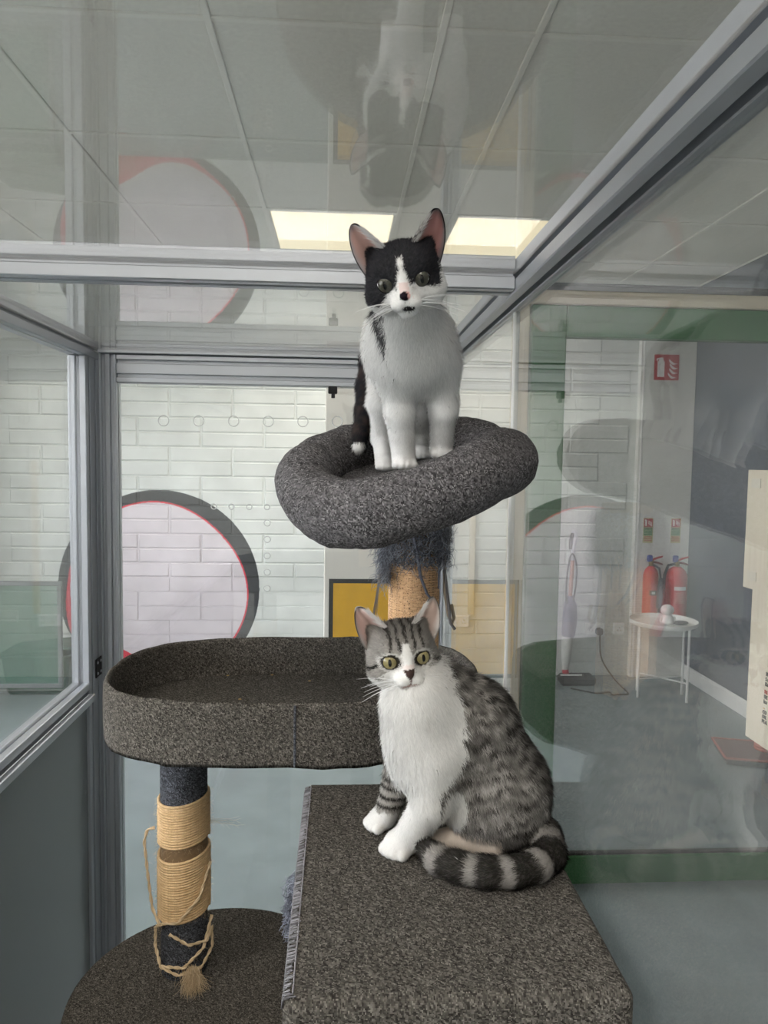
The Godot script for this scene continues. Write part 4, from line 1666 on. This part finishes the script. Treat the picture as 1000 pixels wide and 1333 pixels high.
	var spine := Vector3(-0.36, 0.92, -0.12).normalized()
	var paint := func(p: Vector3, _n: Vector3) -> Color:
		var j := 0.005 * spots(p, 80.0) + 0.0025 * spots(p, 260.0)
		if p.y < 1.215 and is_tail(p, tp, tr) and (p.z > -0.7335 + j * 0.2 or p.x > 0.205 or p.x < 0.112 and p.y < 1.205 and p.z > -0.764 and p.x > 0.086):
			var along := atan2(p.z + 0.757, p.x - 0.163)
			var ring := sin(along * 9.5 + 0.8)
			return agouti.call(p, clampf(lerpf(-0.95, 0.3, smoothstep(0.25, 0.85, ring + 0.5 * spots(p, 120.0))), -1, 1))
		# feet and near front leg
		if p.y < 1.2010 and p.x < 0.176 and p.z > -0.80 and p.x > 0.103:
			return Color(0.66, 0.58, 0.50)
		if p.x < 0.068 + (p.y - 1.17) * 0.3 and p.z < -0.806 and p.y > 1.198 + j and p.y < 1.262:
			return agouti.call(p, -0.9 if sin(p.y * 520.0 + 3.0) > 0.25 else 0.75)
		if p.x < 0.098 and p.y < 1.25:
			return white
		var edge := 0.134
		if p.y < 1.285:
			edge = lerpf(0.106, 0.134, clampf((p.y - 1.252) / 0.033, 0, 1))
		if p.y > 1.34:
			edge = 0.134 - (p.y - 1.34) * 0.4
		if p.x + j * 1.6 < edge and p.y > 1.25 and p.z > -0.835:
			return white
		# white knee and belly
		var kn := Vector2((p.x - 0.124) / 0.0145, (p.y - 1.228) / 0.028)
		if kn.length() + j * 30.0 < 1.0:
			return white
		if p.x < 0.108 and p.y <= 1.25:
			return white
		var ss := (p - Vector3(0.178, 1.224, -0.768)).dot(spine)
		var warp := 1.9 * spots(p, 28.0) + 0.7 * spots(p, 90.0)
		var bar := sin(ss * 430.0 + warp * 3.2 + (p.x - 0.17) * 60.0) * clampf(0.55 + 1.3 * spots(p, 55.0), 0.05, 1.0) + 0.35 * spots(p, 160.0)
		var back := smoothstep(0.030, 0.055, (p - Vector3(0.160, 1.27, -0.765)).dot(Vector3(0.85, 0.35, -0.4)))
		return agouti.call(p, clampf(0.02 + 1.15 * bar - 0.8 * back, -1, 1))
	var mb := MB.new()
	var sb := fd.skin()
	var sh := hf.skin()
	add_skin(mb, sb, paint)
	add_skin(mb, sh, paint_head)
	var hair := MB.new()
	var tipv := Vector3(0.0435, 0.0575, -0.006)
	ear(mb, hair, T, s, -1.0, tipv, Color(0.24, 0.22, 0.20), Color(0.56, 0.40, 0.36), Color(0.50, 0.47, 0.45))
	ear(mb, hair, T, s, 1.0, tipv, Color(0.24, 0.22, 0.20), Color(0.52, 0.40, 0.35), Color(0.52, 0.49, 0.46))
	part("body", mb, M.fur, cat)
	var comb := func(p: Vector3, n: Vector3) -> Vector4:
		var L := 0.0085
		var d := Vector3(0.35, -1.0, 0.1)
		if p.x < 0.10 and p.y < 1.24:
			L = 0.0042
		if p.y < 1.198 and p.x < 0.17:
			L = 0.0024
		if is_tail(p, tp, tr) and p.y < 1.21:
			L = 0.0062
			var along := atan2(p.z + 0.757, p.x - 0.163)
			d = Vector3(-sin(along), 0.0, cos(along)) + n * 0.5
		return Vector4(d.x, d.y, d.z, L)
	grow(hair, sb, 620000.0, comb, paint, 0.00026)
	var comb_head := func(p: Vector3, _n: Vector3) -> Vector4:
		var q := inv * p / s
		var dir := T.basis * Vector3(q.x * 20.0, (q.y + 0.004) * 16.0, -0.75)
		var L := clampf(0.0024 + (0.030 - q.z) * 0.11, 0.0022, 0.0066)
		if q.z > 0.037 and q.y > -0.015 and absf(q.x) < 0.006:
			L = 0.0
		for m in [-1.0, 1.0]:
			if Vector2(q.x - m * 0.0172, q.y - 0.0015).length() < 0.0092 and q.z > 0.012:
				L = 0.0
		return Vector4(dir.x, dir.y, dir.z, L)
	grow(hair, sh, 1300000.0, comb_head, paint_head, 0.0002)
	part("fur", hair, M.fur, cat)
	eyes(cat, T, s, Color(0.26, 0.22, 0.10), 0.0)
	whiskers(cat, T, s)


# ------------------------------------------------------------------ things round the pen
func print_sheet(w: float, h: float, im: Image, rough := 0.6) -> Array:
	# a thin sheet, printed on its +Z face
	var m := mat(Color.WHITE, rough)
	m.albedo_texture = ImageTexture.create_from_image(im)
	var mb := MB.new()
	mb.quad(Vector3(-w / 2, -h / 2, 0.0008), Vector3(w / 2, -h / 2, 0.0008), Vector3(w / 2, h / 2, 0.0008), Vector3(-w / 2, h / 2, 0.0008))
	return [mb.mesh(), m]


func sheet_core(w: float, h: float, t: float) -> ArrayMesh:
	var mb := MB.new()
	mb.box(Vector3(0, 0, -t / 2 + 0.0004), Vector3(w, h, t))
	return mb.mesh()


func fill(im: Image, x: int, y: int, w: int, h: int, c: Color) -> void:
	im.fill_rect(Rect2i(x, y, w, h), c)


func letters(parent: Node3D, called: String, text: String, at: Vector3, height: float, m: Material, turn := 0.0, bold := true) -> void:
	var f := SystemFont.new()
	f.font_names = PackedStringArray(["Droid Sans"])
	f.font_weight = 700 if bold else 400
	var t := TextMesh.new()
	t.font = f
	t.font_size = 32
	t.text = text
	t.pixel_size = height / 23.0
	t.depth = 0.0004
	t.horizontal_alignment = HORIZONTAL_ALIGNMENT_LEFT
	t.vertical_alignment = VERTICAL_ALIGNMENT_CENTER
	var o := place(called, t, m, parent, at)
	o.rotation.y = turn


func flame_sign_image() -> Image:
	var im := Image.create(96, 100, false, Image.FORMAT_RGB8)
	im.fill(Color(0.72, 0.13, 0.17))
	var w := Color(0.93, 0.92, 0.92)
	fill(im, 12, 26, 28, 62, w)
	fill(im, 16, 20, 20, 8, w)
	fill(im, 20, 12, 14, 10, w)
	fill(im, 11, 14, 12, 5, w)
	fill(im, 8, 16, 5, 9, w)
	for k in 4:                                          # tongues of flame
		for j in 30:
			var t := j / 29.0
			var x := int(56 + 28 * t + 4 * sin(k * 1.3))
			var y := int(18 + k * 18 + 16 * t + 5 * sin(t * 3.0))
			fill(im, x, y, 4, int(3 + 7 * sin(PI * minf(1.0, t + 0.15))), w)
	return im


func id_sign_image() -> Image:
	var im := Image.create(48, 120, false, Image.FORMAT_RGB8)
	im.fill(Color(0.74, 0.72, 0.52))
	fill(im, 3, 3, 42, 40, Color(0.66, 0.15, 0.17))
	fill(im, 9, 12, 9, 26, Color(0.90, 0.88, 0.86))
	fill(im, 7, 8, 9, 5, Color(0.90, 0.88, 0.86))
	for k in 3:
		fill(im, 25 + k * 6, 12 + k * 4, 4, 20, Color(0.90, 0.88, 0.86))
	fill(im, 3, 46, 42, 4, Color(0.18, 0.16, 0.14))
	fill(im, 3, 52, 42, 32, Color(0.33, 0.50, 0.31))
	for k in 3:
		fill(im, 6, 58 + k * 8, 30 - k * 6, 2, Color(0.70, 0.74, 0.58))
	for k in 3:
		fill(im, 5, 88 + k * 9, 38, 6, Color(0.68, 0.42, 0.30))
	return im


func socket(called: String, label: String, at: Vector3, gangs: int) -> Node3D:
	var t := thing(called, label, "socket", at)
	var w := 0.086 if gangs == 1 else 0.146
	var mb := MB.new()
	mb.box(Vector3(0, 0, 0.014), Vector3(w, 0.086, 0.028), 0.006)
	part("plate", mb, M.gloss_white, t)
	for g in gangs:
		var x := (g - (gangs - 1) / 2.0) * 0.066
		for q in [Vector2(0, 0.012), Vector2(-0.011, -0.01), Vector2(0.011, -0.01)]:
			mb = MB.new()
			mb.box(Vector3(x + q.x, q.y, 0.0284), Vector3(0.006, 0.007, 0.001))
			part("slot", mb, M.rubber, t)
		mb = MB.new()
		mb.box(Vector3(x, 0.030, 0.030), Vector3(0.010, 0.018, 0.006), 0.002)
		part("switch", mb, M.gloss_white, t)
	return t


func extinguisher(at: Vector3, r: float, h: float, label: String, horn: bool) -> void:
	var t := thing("fire_extinguisher", label, "extinguisher", at, "fire extinguishers on the white pier")
	var mb := MB.new()
	mb.lathe(Vector3.ZERO, [Vector2(0, 0), Vector2(r * 0.92, 0), Vector2(r, 0.012), Vector2(r, h * 0.80), Vector2(r * 0.96, h * 0.86), Vector2(r * 0.80, h * 0.93), Vector2(r * 0.45, h * 0.985), Vector2(r * 0.30, h), Vector2(0, h)], 32)
	part("cylinder", mb, M.red, t)
	mb = MB.new()
	mb.lathe(Vector3(0, h, 0), [Vector2(0, 0), Vector2(0.016, 0), Vector2(0.018, 0.02), Vector2(0.014, 0.045), Vector2(0, 0.047)], 16)
	part("valve", mb, mat(Color(0.55, 0.46, 0.25), 0.35, 0.7), t)
	mb = MB.new()
	mb.box(Vector3(-0.012, h + 0.055, 0), Vector3(0.036, 0.05, 0.03), 0.006)
	part("safety_cap", mb, mat(Color(0.12, 0.20, 0.55), 0.4), t)
	mb = MB.new()
	mb.tube([Vector3(0, h + 0.040, 0), Vector3(0.04, h + 0.058, 0), Vector3(0.085, h + 0.070, 0.0)], [0.008, 0.008, 0.006], 8)
	part("lever", mb, M.red, t)
	mb = MB.new()
	mb.tube([Vector3(0, h + 0.030, 0), Vector3(0.045, h + 0.025, 0), Vector3(0.085, h + 0.012, 0.0)], [0.008, 0.008, 0.006], 8)
	part("carry_handle", mb, mat(Color(0.45, 0.08, 0.09), 0.4), t)
	mb = MB.new()
	if horn:
		mb.tube([Vector3(0.01, h + 0.01, 0.02), Vector3(0.04, h - 0.01, 0.05), Vector3(0.045, h - 0.08, r + 0.01)], 0.008, 8)
		part("hose", mb, M.rubber, t)
		mb = MB.new()
		mb.lathe(Vector3(0.045, h - 0.30, r + 0.02), [Vector2(0.0, 0.0), Vector2(0.026, 0.0), Vector2(0.024, 0.12), Vector2(0.014, 0.22), Vector2(0, 0.222)], 16)
		part("horn", mb, M.rubber, t)
	else:
		mb.tube([Vector3(-0.01, h + 0.02, 0), Vector3(-0.07, h + 0.01, 0.01), Vector3(-0.100, h - 0.06, 0.02), Vector3(-0.105, h - 0.17, 0.03), Vector3(-0.095, h - 0.28, 0.04), Vector3(-r - 0.005, h - 0.36, 0.03)], 0.010, 8)
		part("hose", mb, M.rubber, t)
	# printed band
	mb = MB.new()
	var rows := []
	for y in [h * 0.36, h * 0.70]:
		var row := []
		for k in 13:
			var a := deg_to_rad(lerpf(135, 45, k / 12.0))
			row.append(Vector3(cos(a) * (r + 0.0006), y, sin(a) * (r + 0.0006)))
		rows.append(row)
	mb.sheet(rows)
	var im := Image.create(64, 64, false, Image.FORMAT_RGB8)
	im.fill(Color(0.70, 0.12, 0.14))
	if horn:
		fill(im, 12, 26, 40, 16, Color(0.10, 0.10, 0.11))
		fill(im, 24, 30, 18, 8, Color(0.80, 0.78, 0.76))
	else:
		fill(im, 8, 46, 48, 12, Color(0.86, 0.82, 0.82))
		for k in 9:
			fill(im, 10, 4 + k * 4, 30 + (k * 7) % 14, 1, Color(0.86, 0.74, 0.72))
	var lm := mat(Color.WHITE, 0.35)
	lm.albedo_texture = ImageTexture.create_from_image(im)
	part("label_band", mb, lm, t)
	mb = MB.new()
	mb.box(Vector3(0, h * 0.72, -r - 0.008), Vector3(0.05, 0.09, 0.018), 0.003)
	part("wall_bracket", mb, M.red, t)


func build_small() -> void:
	var mb := MB.new()
	# white display board with the yellow sheet on it
	var bd := thing("display_board", "tall plain white display board standing behind the pen's back pane", "display board", Vector3(0.128, 0, -2.2))
	mb = MB.new()
	mb.box(Vector3(0, 1.335, -0.015), Vector3(0.345, 1.23, 0.03), 0.003)
	part("panel", mb, M.white, bd)
	mb = MB.new()
	mb.box(Vector3(0.11, 0.37, -0.015), Vector3(0.05, 0.70, 0.03), 0.004)
	part("pole", mb, M.alu, bd)
	mb = MB.new()
	mb.box(Vector3(0.11, 0.010, -0.015), Vector3(0.22, 0.02, 0.36), 0.004)
	part("foot", mb, M.alu, bd)
	var ys := thing("yellow_sheet", "plain yellow sheet with a black border on the white display board", "poster", Vector3(0.090, 1.094, -2.198))
	mb = MB.new()
	mb.box(Vector3(0, 0, 0.0), Vector3(0.238, 0.304, 0.0016))
	part("black_border", mb, M.black, ys)
	mb = MB.new()
	mb.box(Vector3(0, 0, 0.0012), Vector3(0.212, 0.278, 0.001))
	part("yellow_face", mb, mottled(Color(0.90, 0.69, 0.05), 0.05, 3.0, 0.6, 61), ys)
	# green see-through sheet beyond the left pane, on a slim stand
	var gs := thing("green_screen_sheet", "see-through green sheet in a grey frame beyond the left side pane", "sign", Vector3(-0.932, 0, -2.15))
	mb = MB.new()
	mb.box(Vector3(0, 1.087, 0), Vector3(0.25, 0.285, 0.004))
	part("green_film", mb, glass(Color(0.24, 0.40, 0.34), 0.42, 0.1), gs)
	for a in [[0, 1.236, 0.276, 0.013], [0, 0.938, 0.276, 0.013], [-0.1315, 1.087, 0.013, 0.285], [0.1315, 1.087, 0.013, 0.285]]:
		mb = MB.new()
		mb.box(Vector3(a[0], a[1], 0), Vector3(a[2], a[3], 0.010), 0.002)
		part("frame_bar", mb, mat(Color(0.34, 0.35, 0.36), 0.5), gs)
	mb = MB.new()
	mb.tube([Vector3(-0.125, 0.931, 0), Vector3(-0.125, 0.012, 0)], 0.008, 10)
	part("pole", mb, M.alu, gs)
	mb = MB.new()
	mb.lathe(Vector3(-0.125, 0, 0), [Vector2(0, 0), Vector2(0.12, 0), Vector2(0.118, 0.010), Vector2(0.02, 0.016), Vector2(0, 0.016)], 28)
	part("base", mb, M.alu, gs)
	# green storage tub by the back wall
	var tub := thing("storage_tub", "dark green plastic storage tub with a tilted lid by the back wall", "tub", Vector3(-2.02, 0, -5.12))
	mb = MB.new()
	var rows := []
	for l in [[0.0, 0.0, 0.0], [0.19, 0.13, 0.0], [0.20, 0.14, 0.02], [0.225, 0.16, 0.25], [0.235, 0.17, 0.255], [0.235, 0.17, 0.27], [0.218, 0.153, 0.27], [0.19, 0.13, 0.02], [0.0, 0.0, 0.02]]:
		rows.append(rect_ring(Vector3.ZERO, Vector2(maxf(l[0], 0.001), maxf(l[1], 0.001)), minf(0.04, maxf(l[0], 0.001) * 0.5), l[2]))
	mb.sheet(rows, true, false, true)
	var gm := mat(Color(0.05, 0.23, 0.15), 0.4)
	part("tub_body", mb, gm, tub)
	mb = MB.new()
	mb.box(Vector3(0, 0.300, 0), Vector3(0.48, 0.02, 0.35), 0.008, Basis(Vector3(0, 0, 1), 0.10))
	part("lid", mb, gm, tub)
	# sockets, trunking, pipe on the back wall
	socket("double_socket", "white double wall socket below the thin white trunking", Vector3(0.90, 0.42, BACK + 0.004), 2)
	mb = MB.new()
	mb.box(Vector3(0.985, 1.02, BACK + 0.016), Vector3(0.045, 1.10, 0.024), 0.004)
	solo("cable_trunking", mb, M.beige, "thin upright cable trunking on the white back wall above a socket", "trunking")
	socket("double_socket", "white double wall socket with the black vacuum plug in it", Vector3(1.93, 0.365, BACK + 0.004), 2)
	socket("single_socket", "small white wall socket beside the foot of the white pipe", Vector3(2.115, 0.365, BACK + 0.004), 1)
	socket("double_socket", "white double wall socket behind the see-through green sheet", Vector3(-2.37, 0.45, BACK + 0.004), 2)
	var pipe := thing("wall_pipe", "white upright pipe at the left edge of the smooth pier", "pipe", Vector3(2.225, 0, BACK + 0.03))
	mb = MB.new()
	mb.tube([Vector3(0, 0.0, 0), Vector3(0, 1.4, 0), Vector3(0, 2.9, 0)], 0.018, 14)
	part("tube", mb, M.gloss_white, pipe)
	for y in [0.5, 1.5, 2.5]:
		mb = MB.new()
		mb.box(Vector3(0, y, -0.008), Vector3(0.06, 0.03, 0.03), 0.004)
		part("bracket", mb, M.gloss_white, pipe)
	# fire point
	var fs := thing("fire_sign", "red square fire extinguisher sign high on the white pier", "sign", Vector3(2.392, 2.32, BACK + 0.0475))
	var ps := print_sheet(0.186, 0.186, flame_sign_image())
	place("printed_face", ps[0], ps[1], fs)
	place("plate", sheet_core(0.186, 0.186, 0.002), M.red, fs)
	for k in 2:
		var x: float = [2.30, 2.512][k]
		var si := thing("extinguisher_sign", ["small red and green instruction sign above the left fire extinguisher", "small red and green instruction sign above the right fire extinguisher"][k], "sign", Vector3(x, 1.115, BACK + 0.0475), "instruction signs above the extinguishers")
		ps = print_sheet(0.076, 0.186, id_sign_image())
		place("printed_face", ps[0], ps[1], si)
		place("plate", sheet_core(0.076, 0.186, 0.002), M.white, si)
	extinguisher(Vector3(2.300, 0.44, BACK + 0.128), 0.055, 0.42, "slim red fire extinguisher with a black horn beside the white pipe", true)
	extinguisher(Vector3(2.485, 0.44, BACK + 0.150), 0.078, 0.42, "wide red fire extinguisher with a looped black hose", false)
	# tray table
	var tt := thing("tray_table", "round white metal tray table in front of the fire extinguishers", "table", Vector3(2.24, 0, -4.90))
	mb = MB.new()
	mb.lathe(Vector3(0, 0.505, 0), [Vector2(0, 0), Vector2(0.205, 0), Vector2(0.222, 0.008), Vector2(0.226, 0.034), Vector2(0.222, 0.036), Vector2(0.216, 0.010), Vector2(0.20, 0.005), Vector2(0, 0.005)], 48)
	part("tray", mb, M.gloss_white, tt)
	var feet := [Vector2(-0.17, 0.02), Vector2(0.12, 0.14), Vector2(-0.11, -0.14), Vector2(0.17, -0.04)]
	for q in feet:
		mb = MB.new()
		mb.tube([Vector3(q.x, 0.0, q.y), Vector3(q.x, 0.506, q.y)], 0.009, 10)
		part("leg", mb, M.gloss_white, tt)
	for q in [[0, 3], [1, 2]]:
		mb = MB.new()
		mb.tube([Vector3(feet[q[0]].x, 0.13, feet[q[0]].y), Vector3(feet[q[1]].x, 0.13, feet[q[1]].y)], 0.006, 8)
		part("cross_bar", mb, M.gloss_white, tt)
	var fg := thing("figurine", "small white figurine with a round head on the tray table", "figurine", Vector3(2.265, 0.510, -4.90))
	mb = MB.new()
	mb.lathe(Vector3.ZERO, [Vector2(0, 0), Vector2(0.045, 0), Vector2(0.05, 0.02), Vector2(0.04, 0.05), Vector2(0.022, 0.07), Vector2(0, 0.072)], 20)
	part("torso", mb, M.gloss_white, fg)
	mb = MB.new()
	mb.ball(Vector3(0, 0.098, 0), Vector3(0.044, 0.038, 0.042), Basis(), 20, 14)
	part("round_head", mb, M.gloss_white, fg)
	for s in [-1.0, 1.0]:
		mb = MB.new()
		mb.ball(Vector3(s * 0.045, 0.035, 0.01), Vector3(0.012, 0.024, 0.012))
		part("arm", mb, M.gloss_white, fg)
	var gl := thing("dark_pouch", "flat dark pouch lying on the tray table by the figurine", "pouch", Vector3(2.35, 0.510, -4.88))
	mb = MB.new()
	mb.ball(Vector3(0, 0.012, 0), Vector3(0.062, 0.012, 0.045), Basis(Vector3.UP, 0.3), 20, 10)
	part("pouch", mb, mat(Color(0.16, 0.08, 0.09), 0.6), gl)
	mb = MB.new()
	mb.tube([Vector3(-0.05, 0.018, 0.02), Vector3(0, 0.0245, 0.005), Vector3(0.05, 0.018, -0.012)], 0.002, 6)
	part("zip", mb, M.alu, gl)
	# upright vacuum
	var vc := thing("vacuum_cleaner", "upright stick vacuum cleaner leaning on the white back wall", "vacuum cleaner", Vector3(1.66, 0, -5.22))
	var lean := Basis(Vector3(1, 0, 0), -0.06) * Basis(Vector3(0, 0, 1), -0.055)
	var vp := func(x: float, y: float, z := 0.0) -> Vector3: return lean * Vector3(x, y, z)
	mb = MB.new()
	mb.tube([vp.call(0, 0.90), vp.call(0.0, 1.0), vp.call(0.012, 1.06), vp.call(0.01, 1.10), vp.call(-0.015, 1.12)], [0.016, 0.018, 0.018, 0.017, 0.014], 10)
	part("handle", mb, mat(Color(0.75, 0.75, 0.78), 0.4), vc)
	mb = MB.new()
	mb.tube([vp.call(-0.018, 0.98), vp.call(-0.022, 1.04), vp.call(-0.012, 1.10)], [0.014, 0.016, 0.012], 8)
	part("grip", mb, M.rubber, vc)
	mb = MB.new()
	mb.tube([vp.call(0, 0.62), vp.call(0, 0.91)], 0.015, 10)
	part("wand", mb, mat(Color(0.72, 0.50, 0.42), 0.3, 0.6), vc)
	mb = MB.new()
	mb.tube([vp.call(0, 0.64), vp.call(0.005, 0.58), vp.call(0.008, 0.48), vp.call(0.005, 0.36), vp.call(0, 0.32)], [0.02, 0.044, 0.054, 0.05, 0.035], 16)
	part("motor_body", mb, mat(Color(0.38, 0.36, 0.44), 0.4), vc)
	mb = MB.new()
	mb.tube([vp.call(0, 0.34), vp.call(0, 0.20), vp.call(0, 0.09)], [0.042, 0.036, 0.022], 16)
	part("dust_cup", mb, mat(Color(0.78, 0.78, 0.77), 0.3), vc)
	mb = MB.new()
	mb.tube([vp.call(0, 0.10), vp.call(0.005, 0.06)], [0.024, 0.026], 12)
	part("swivel", mb, mat(Color(0.70, 0.12, 0.22), 0.4), vc)
	mb = MB.new()
	mb.box(Vector3(0.08, 0.035, 0.03), Vector3(0.26, 0.07, 0.13), 0.02)
	part("floor_head", mb, M.rubber, vc)
	mb = MB.new()
	mb.box(Vector3(0.03, 0.075, 0.06), Vector3(0.16, 0.010, 0.012), 0.003)
	part("bumper_strip", mb, M.gloss_white, vc)
	mb = MB.new()                                        # flex looped on its hooks
	var loop := []
	for k in 41:
		var a := TAU * k / 20.0
		loop.append(vp.call(-0.012 + 0.045 * sin(a) * (0.8 + 0.2 * sin(k * 0.3)), 0.76 + 0.19 * cos(a), 0.022 + 0.004 * sin(k * 0.7)))
	mb.tube(loop, 0.006, 7)
	part("looped_flex", mb, M.rubber, vc)
	mb = MB.new()
	mb.box(Vector3(1.952, 0.352, BACK + 0.058), Vector3(0.05, 0.05, 0.05), 0.010)
	var cord := thing("power_cord", "black power cord from the wall socket trailing across the floor to the vacuum", "cord")
	part("plug", mb, M.rubber, cord)
	mb = MB.new()
	var cv := Curve3D.new()
	for q in [[Vector3(1.952, 0.33, BACK + 0.075), Vector3(0, -0.05, 0.0)], [Vector3(1.955, 0.18, BACK + 0.10), Vector3(0.01, -0.06, 0.02)], [Vector3(2.02, 0.03, -5.12), Vector3(0.02, -0.03, 0.08)], [Vector3(2.03, 0.006, -4.95), Vector3(-0.03, 0, 0.04)], [Vector3(1.95, 0.006, -4.93), Vector3(-0.03, 0, 0.0)], [Vector3(1.90, 0.012, -4.90), Vector3(0.02, 0, -0.04)], [Vector3(1.90, 0.012, -4.96), Vector3(0.02, 0, 0.04)], [Vector3(1.80, 0.006, -4.96), Vector3(-0.05, 0, -0.01)], [Vector3(1.66, 0.006, -5.07), Vector3(-0.03, 0, -0.03)]]:
		cv.add_point(q[0], -q[1], q[1])
	var pth := []
	for k in 90:
		pth.append(cv.sample_baked(cv.get_baked_length() * k / 89.0, true))
	mb.tube(pth, 0.0055, 7)
	part("flex", mb, M.rubber, cord)
	# low scratcher on the floor, cut by the picture's edge
	var sc := thing("floor_scratcher", "low copper-red floor scratcher with a wound upright, at the right edge", "scratcher", Vector3(2.31, 0, -3.83))
	mb = MB.new()
	mb.box(Vector3(0, 0.035, 0), Vector3(0.40, 0.012, 0.30), 0.004, Basis(Vector3.UP, -0.25))
	part("base", mb, mat(Color(0.36, 0.20, 0.17), 0.7), sc)
	mb = MB.new()
	mb.box(Vector3(0, 0.015, 0), Vector3(0.38, 0.030, 0.28), 0.004, Basis(Vector3.UP, -0.25))
	part("plinth", mb, M.rubber, sc)
	mb = MB.new()
	for e in [[0.0, 0.149, 0.40, 0.012], [0.0, -0.149, 0.40, 0.012], [0.199, 0.0, 0.012, 0.30], [-0.199, 0.0, 0.012, 0.30]]:
		mb.box(Basis(Vector3.UP, -0.25) * Vector3(e[0], 0.041, e[1]), Vector3(e[2], 0.010, e[3]), 0.003, Basis(Vector3.UP, -0.25))
	part("edging", mb, mat(Color(0.62, 0.30, 0.24), 0.6), sc)
	mb = MB.new()
	pth = []
	for k in 12 * 20 + 1:
		var a := TAU * k / 20.0
		pth.append(Vector3(0.03 + cos(a) * 0.036, 0.05 + 0.19 * k / 240.0, sin(a) * 0.036))
	mb.tube(pth, 0.009, 6)
	part("wound_upright", mb, mat(Color(0.72, 0.34, 0.27), 0.7), sc)
	# notices on the outside of the right pane
	var paper := mat(Color(0.66, 0.63, 0.57), 0.8)
	var ink := mat(Color(0.16, 0.15, 0.14), 0.8)
	var redink := mat(Color(0.55, 0.20, 0.16), 0.8)
	var gold := mat(Color(0.62, 0.48, 0.22), 0.8)
	var n1 := thing("paper_notice", "upper blank cream notice taped to the right pane", "notice", Vector3(0.2672, 1.5595, -0.370))
	mb = MB.new()
	mb.box(Vector3.ZERO, Vector3(0.0006, 0.077, 0.196))
	part("paper", mb, paper, n1)
	for y in [0.030, -0.030]:
		mb = MB.new()
		mb.box(Vector3(-0.0006, y, -0.088), Vector3(0.0004, 0.006, 0.010))
		part("tape", mb, mat(Color(0.62, 0.60, 0.55), 0.4), n1)
	var n2 := thing("paper_notice", "lower cream notice with printed lines taped to the right pane", "notice", Vector3(0.2680, 1.4775, -0.384))
	mb = MB.new()
	mb.box(Vector3.ZERO, Vector3(0.0006, 0.107, 0.148))
	part("paper", mb, paper, n2)
	var lines := [["2", 0.020, 0.0080, ink], ["IF", -0.0105, 0.0022, ink], ["Sa", -0.0138, 0.0022, ink], ["Ro", -0.0170, 0.0022, ink], ["RE", -0.0220, 0.0022, redink], ["BE", -0.0252, 0.0022, ink], ["ha", -0.0284, 0.0022, ink], ["--", -0.0325, 0.0020, gold], ["CO", -0.0350, 0.0022, ink], ["OR", -0.0380, 0.0022, ink], ["PLA", -0.0410, 0.0022, ink]]
	for l in lines:
		letters(n2, "printed_line", l[0], Vector3(-0.0006, l[1] + 0.004, -0.0520 - 0.004 * (0.02 - l[1]) / 0.06), l[2], l[3], -PI / 2)
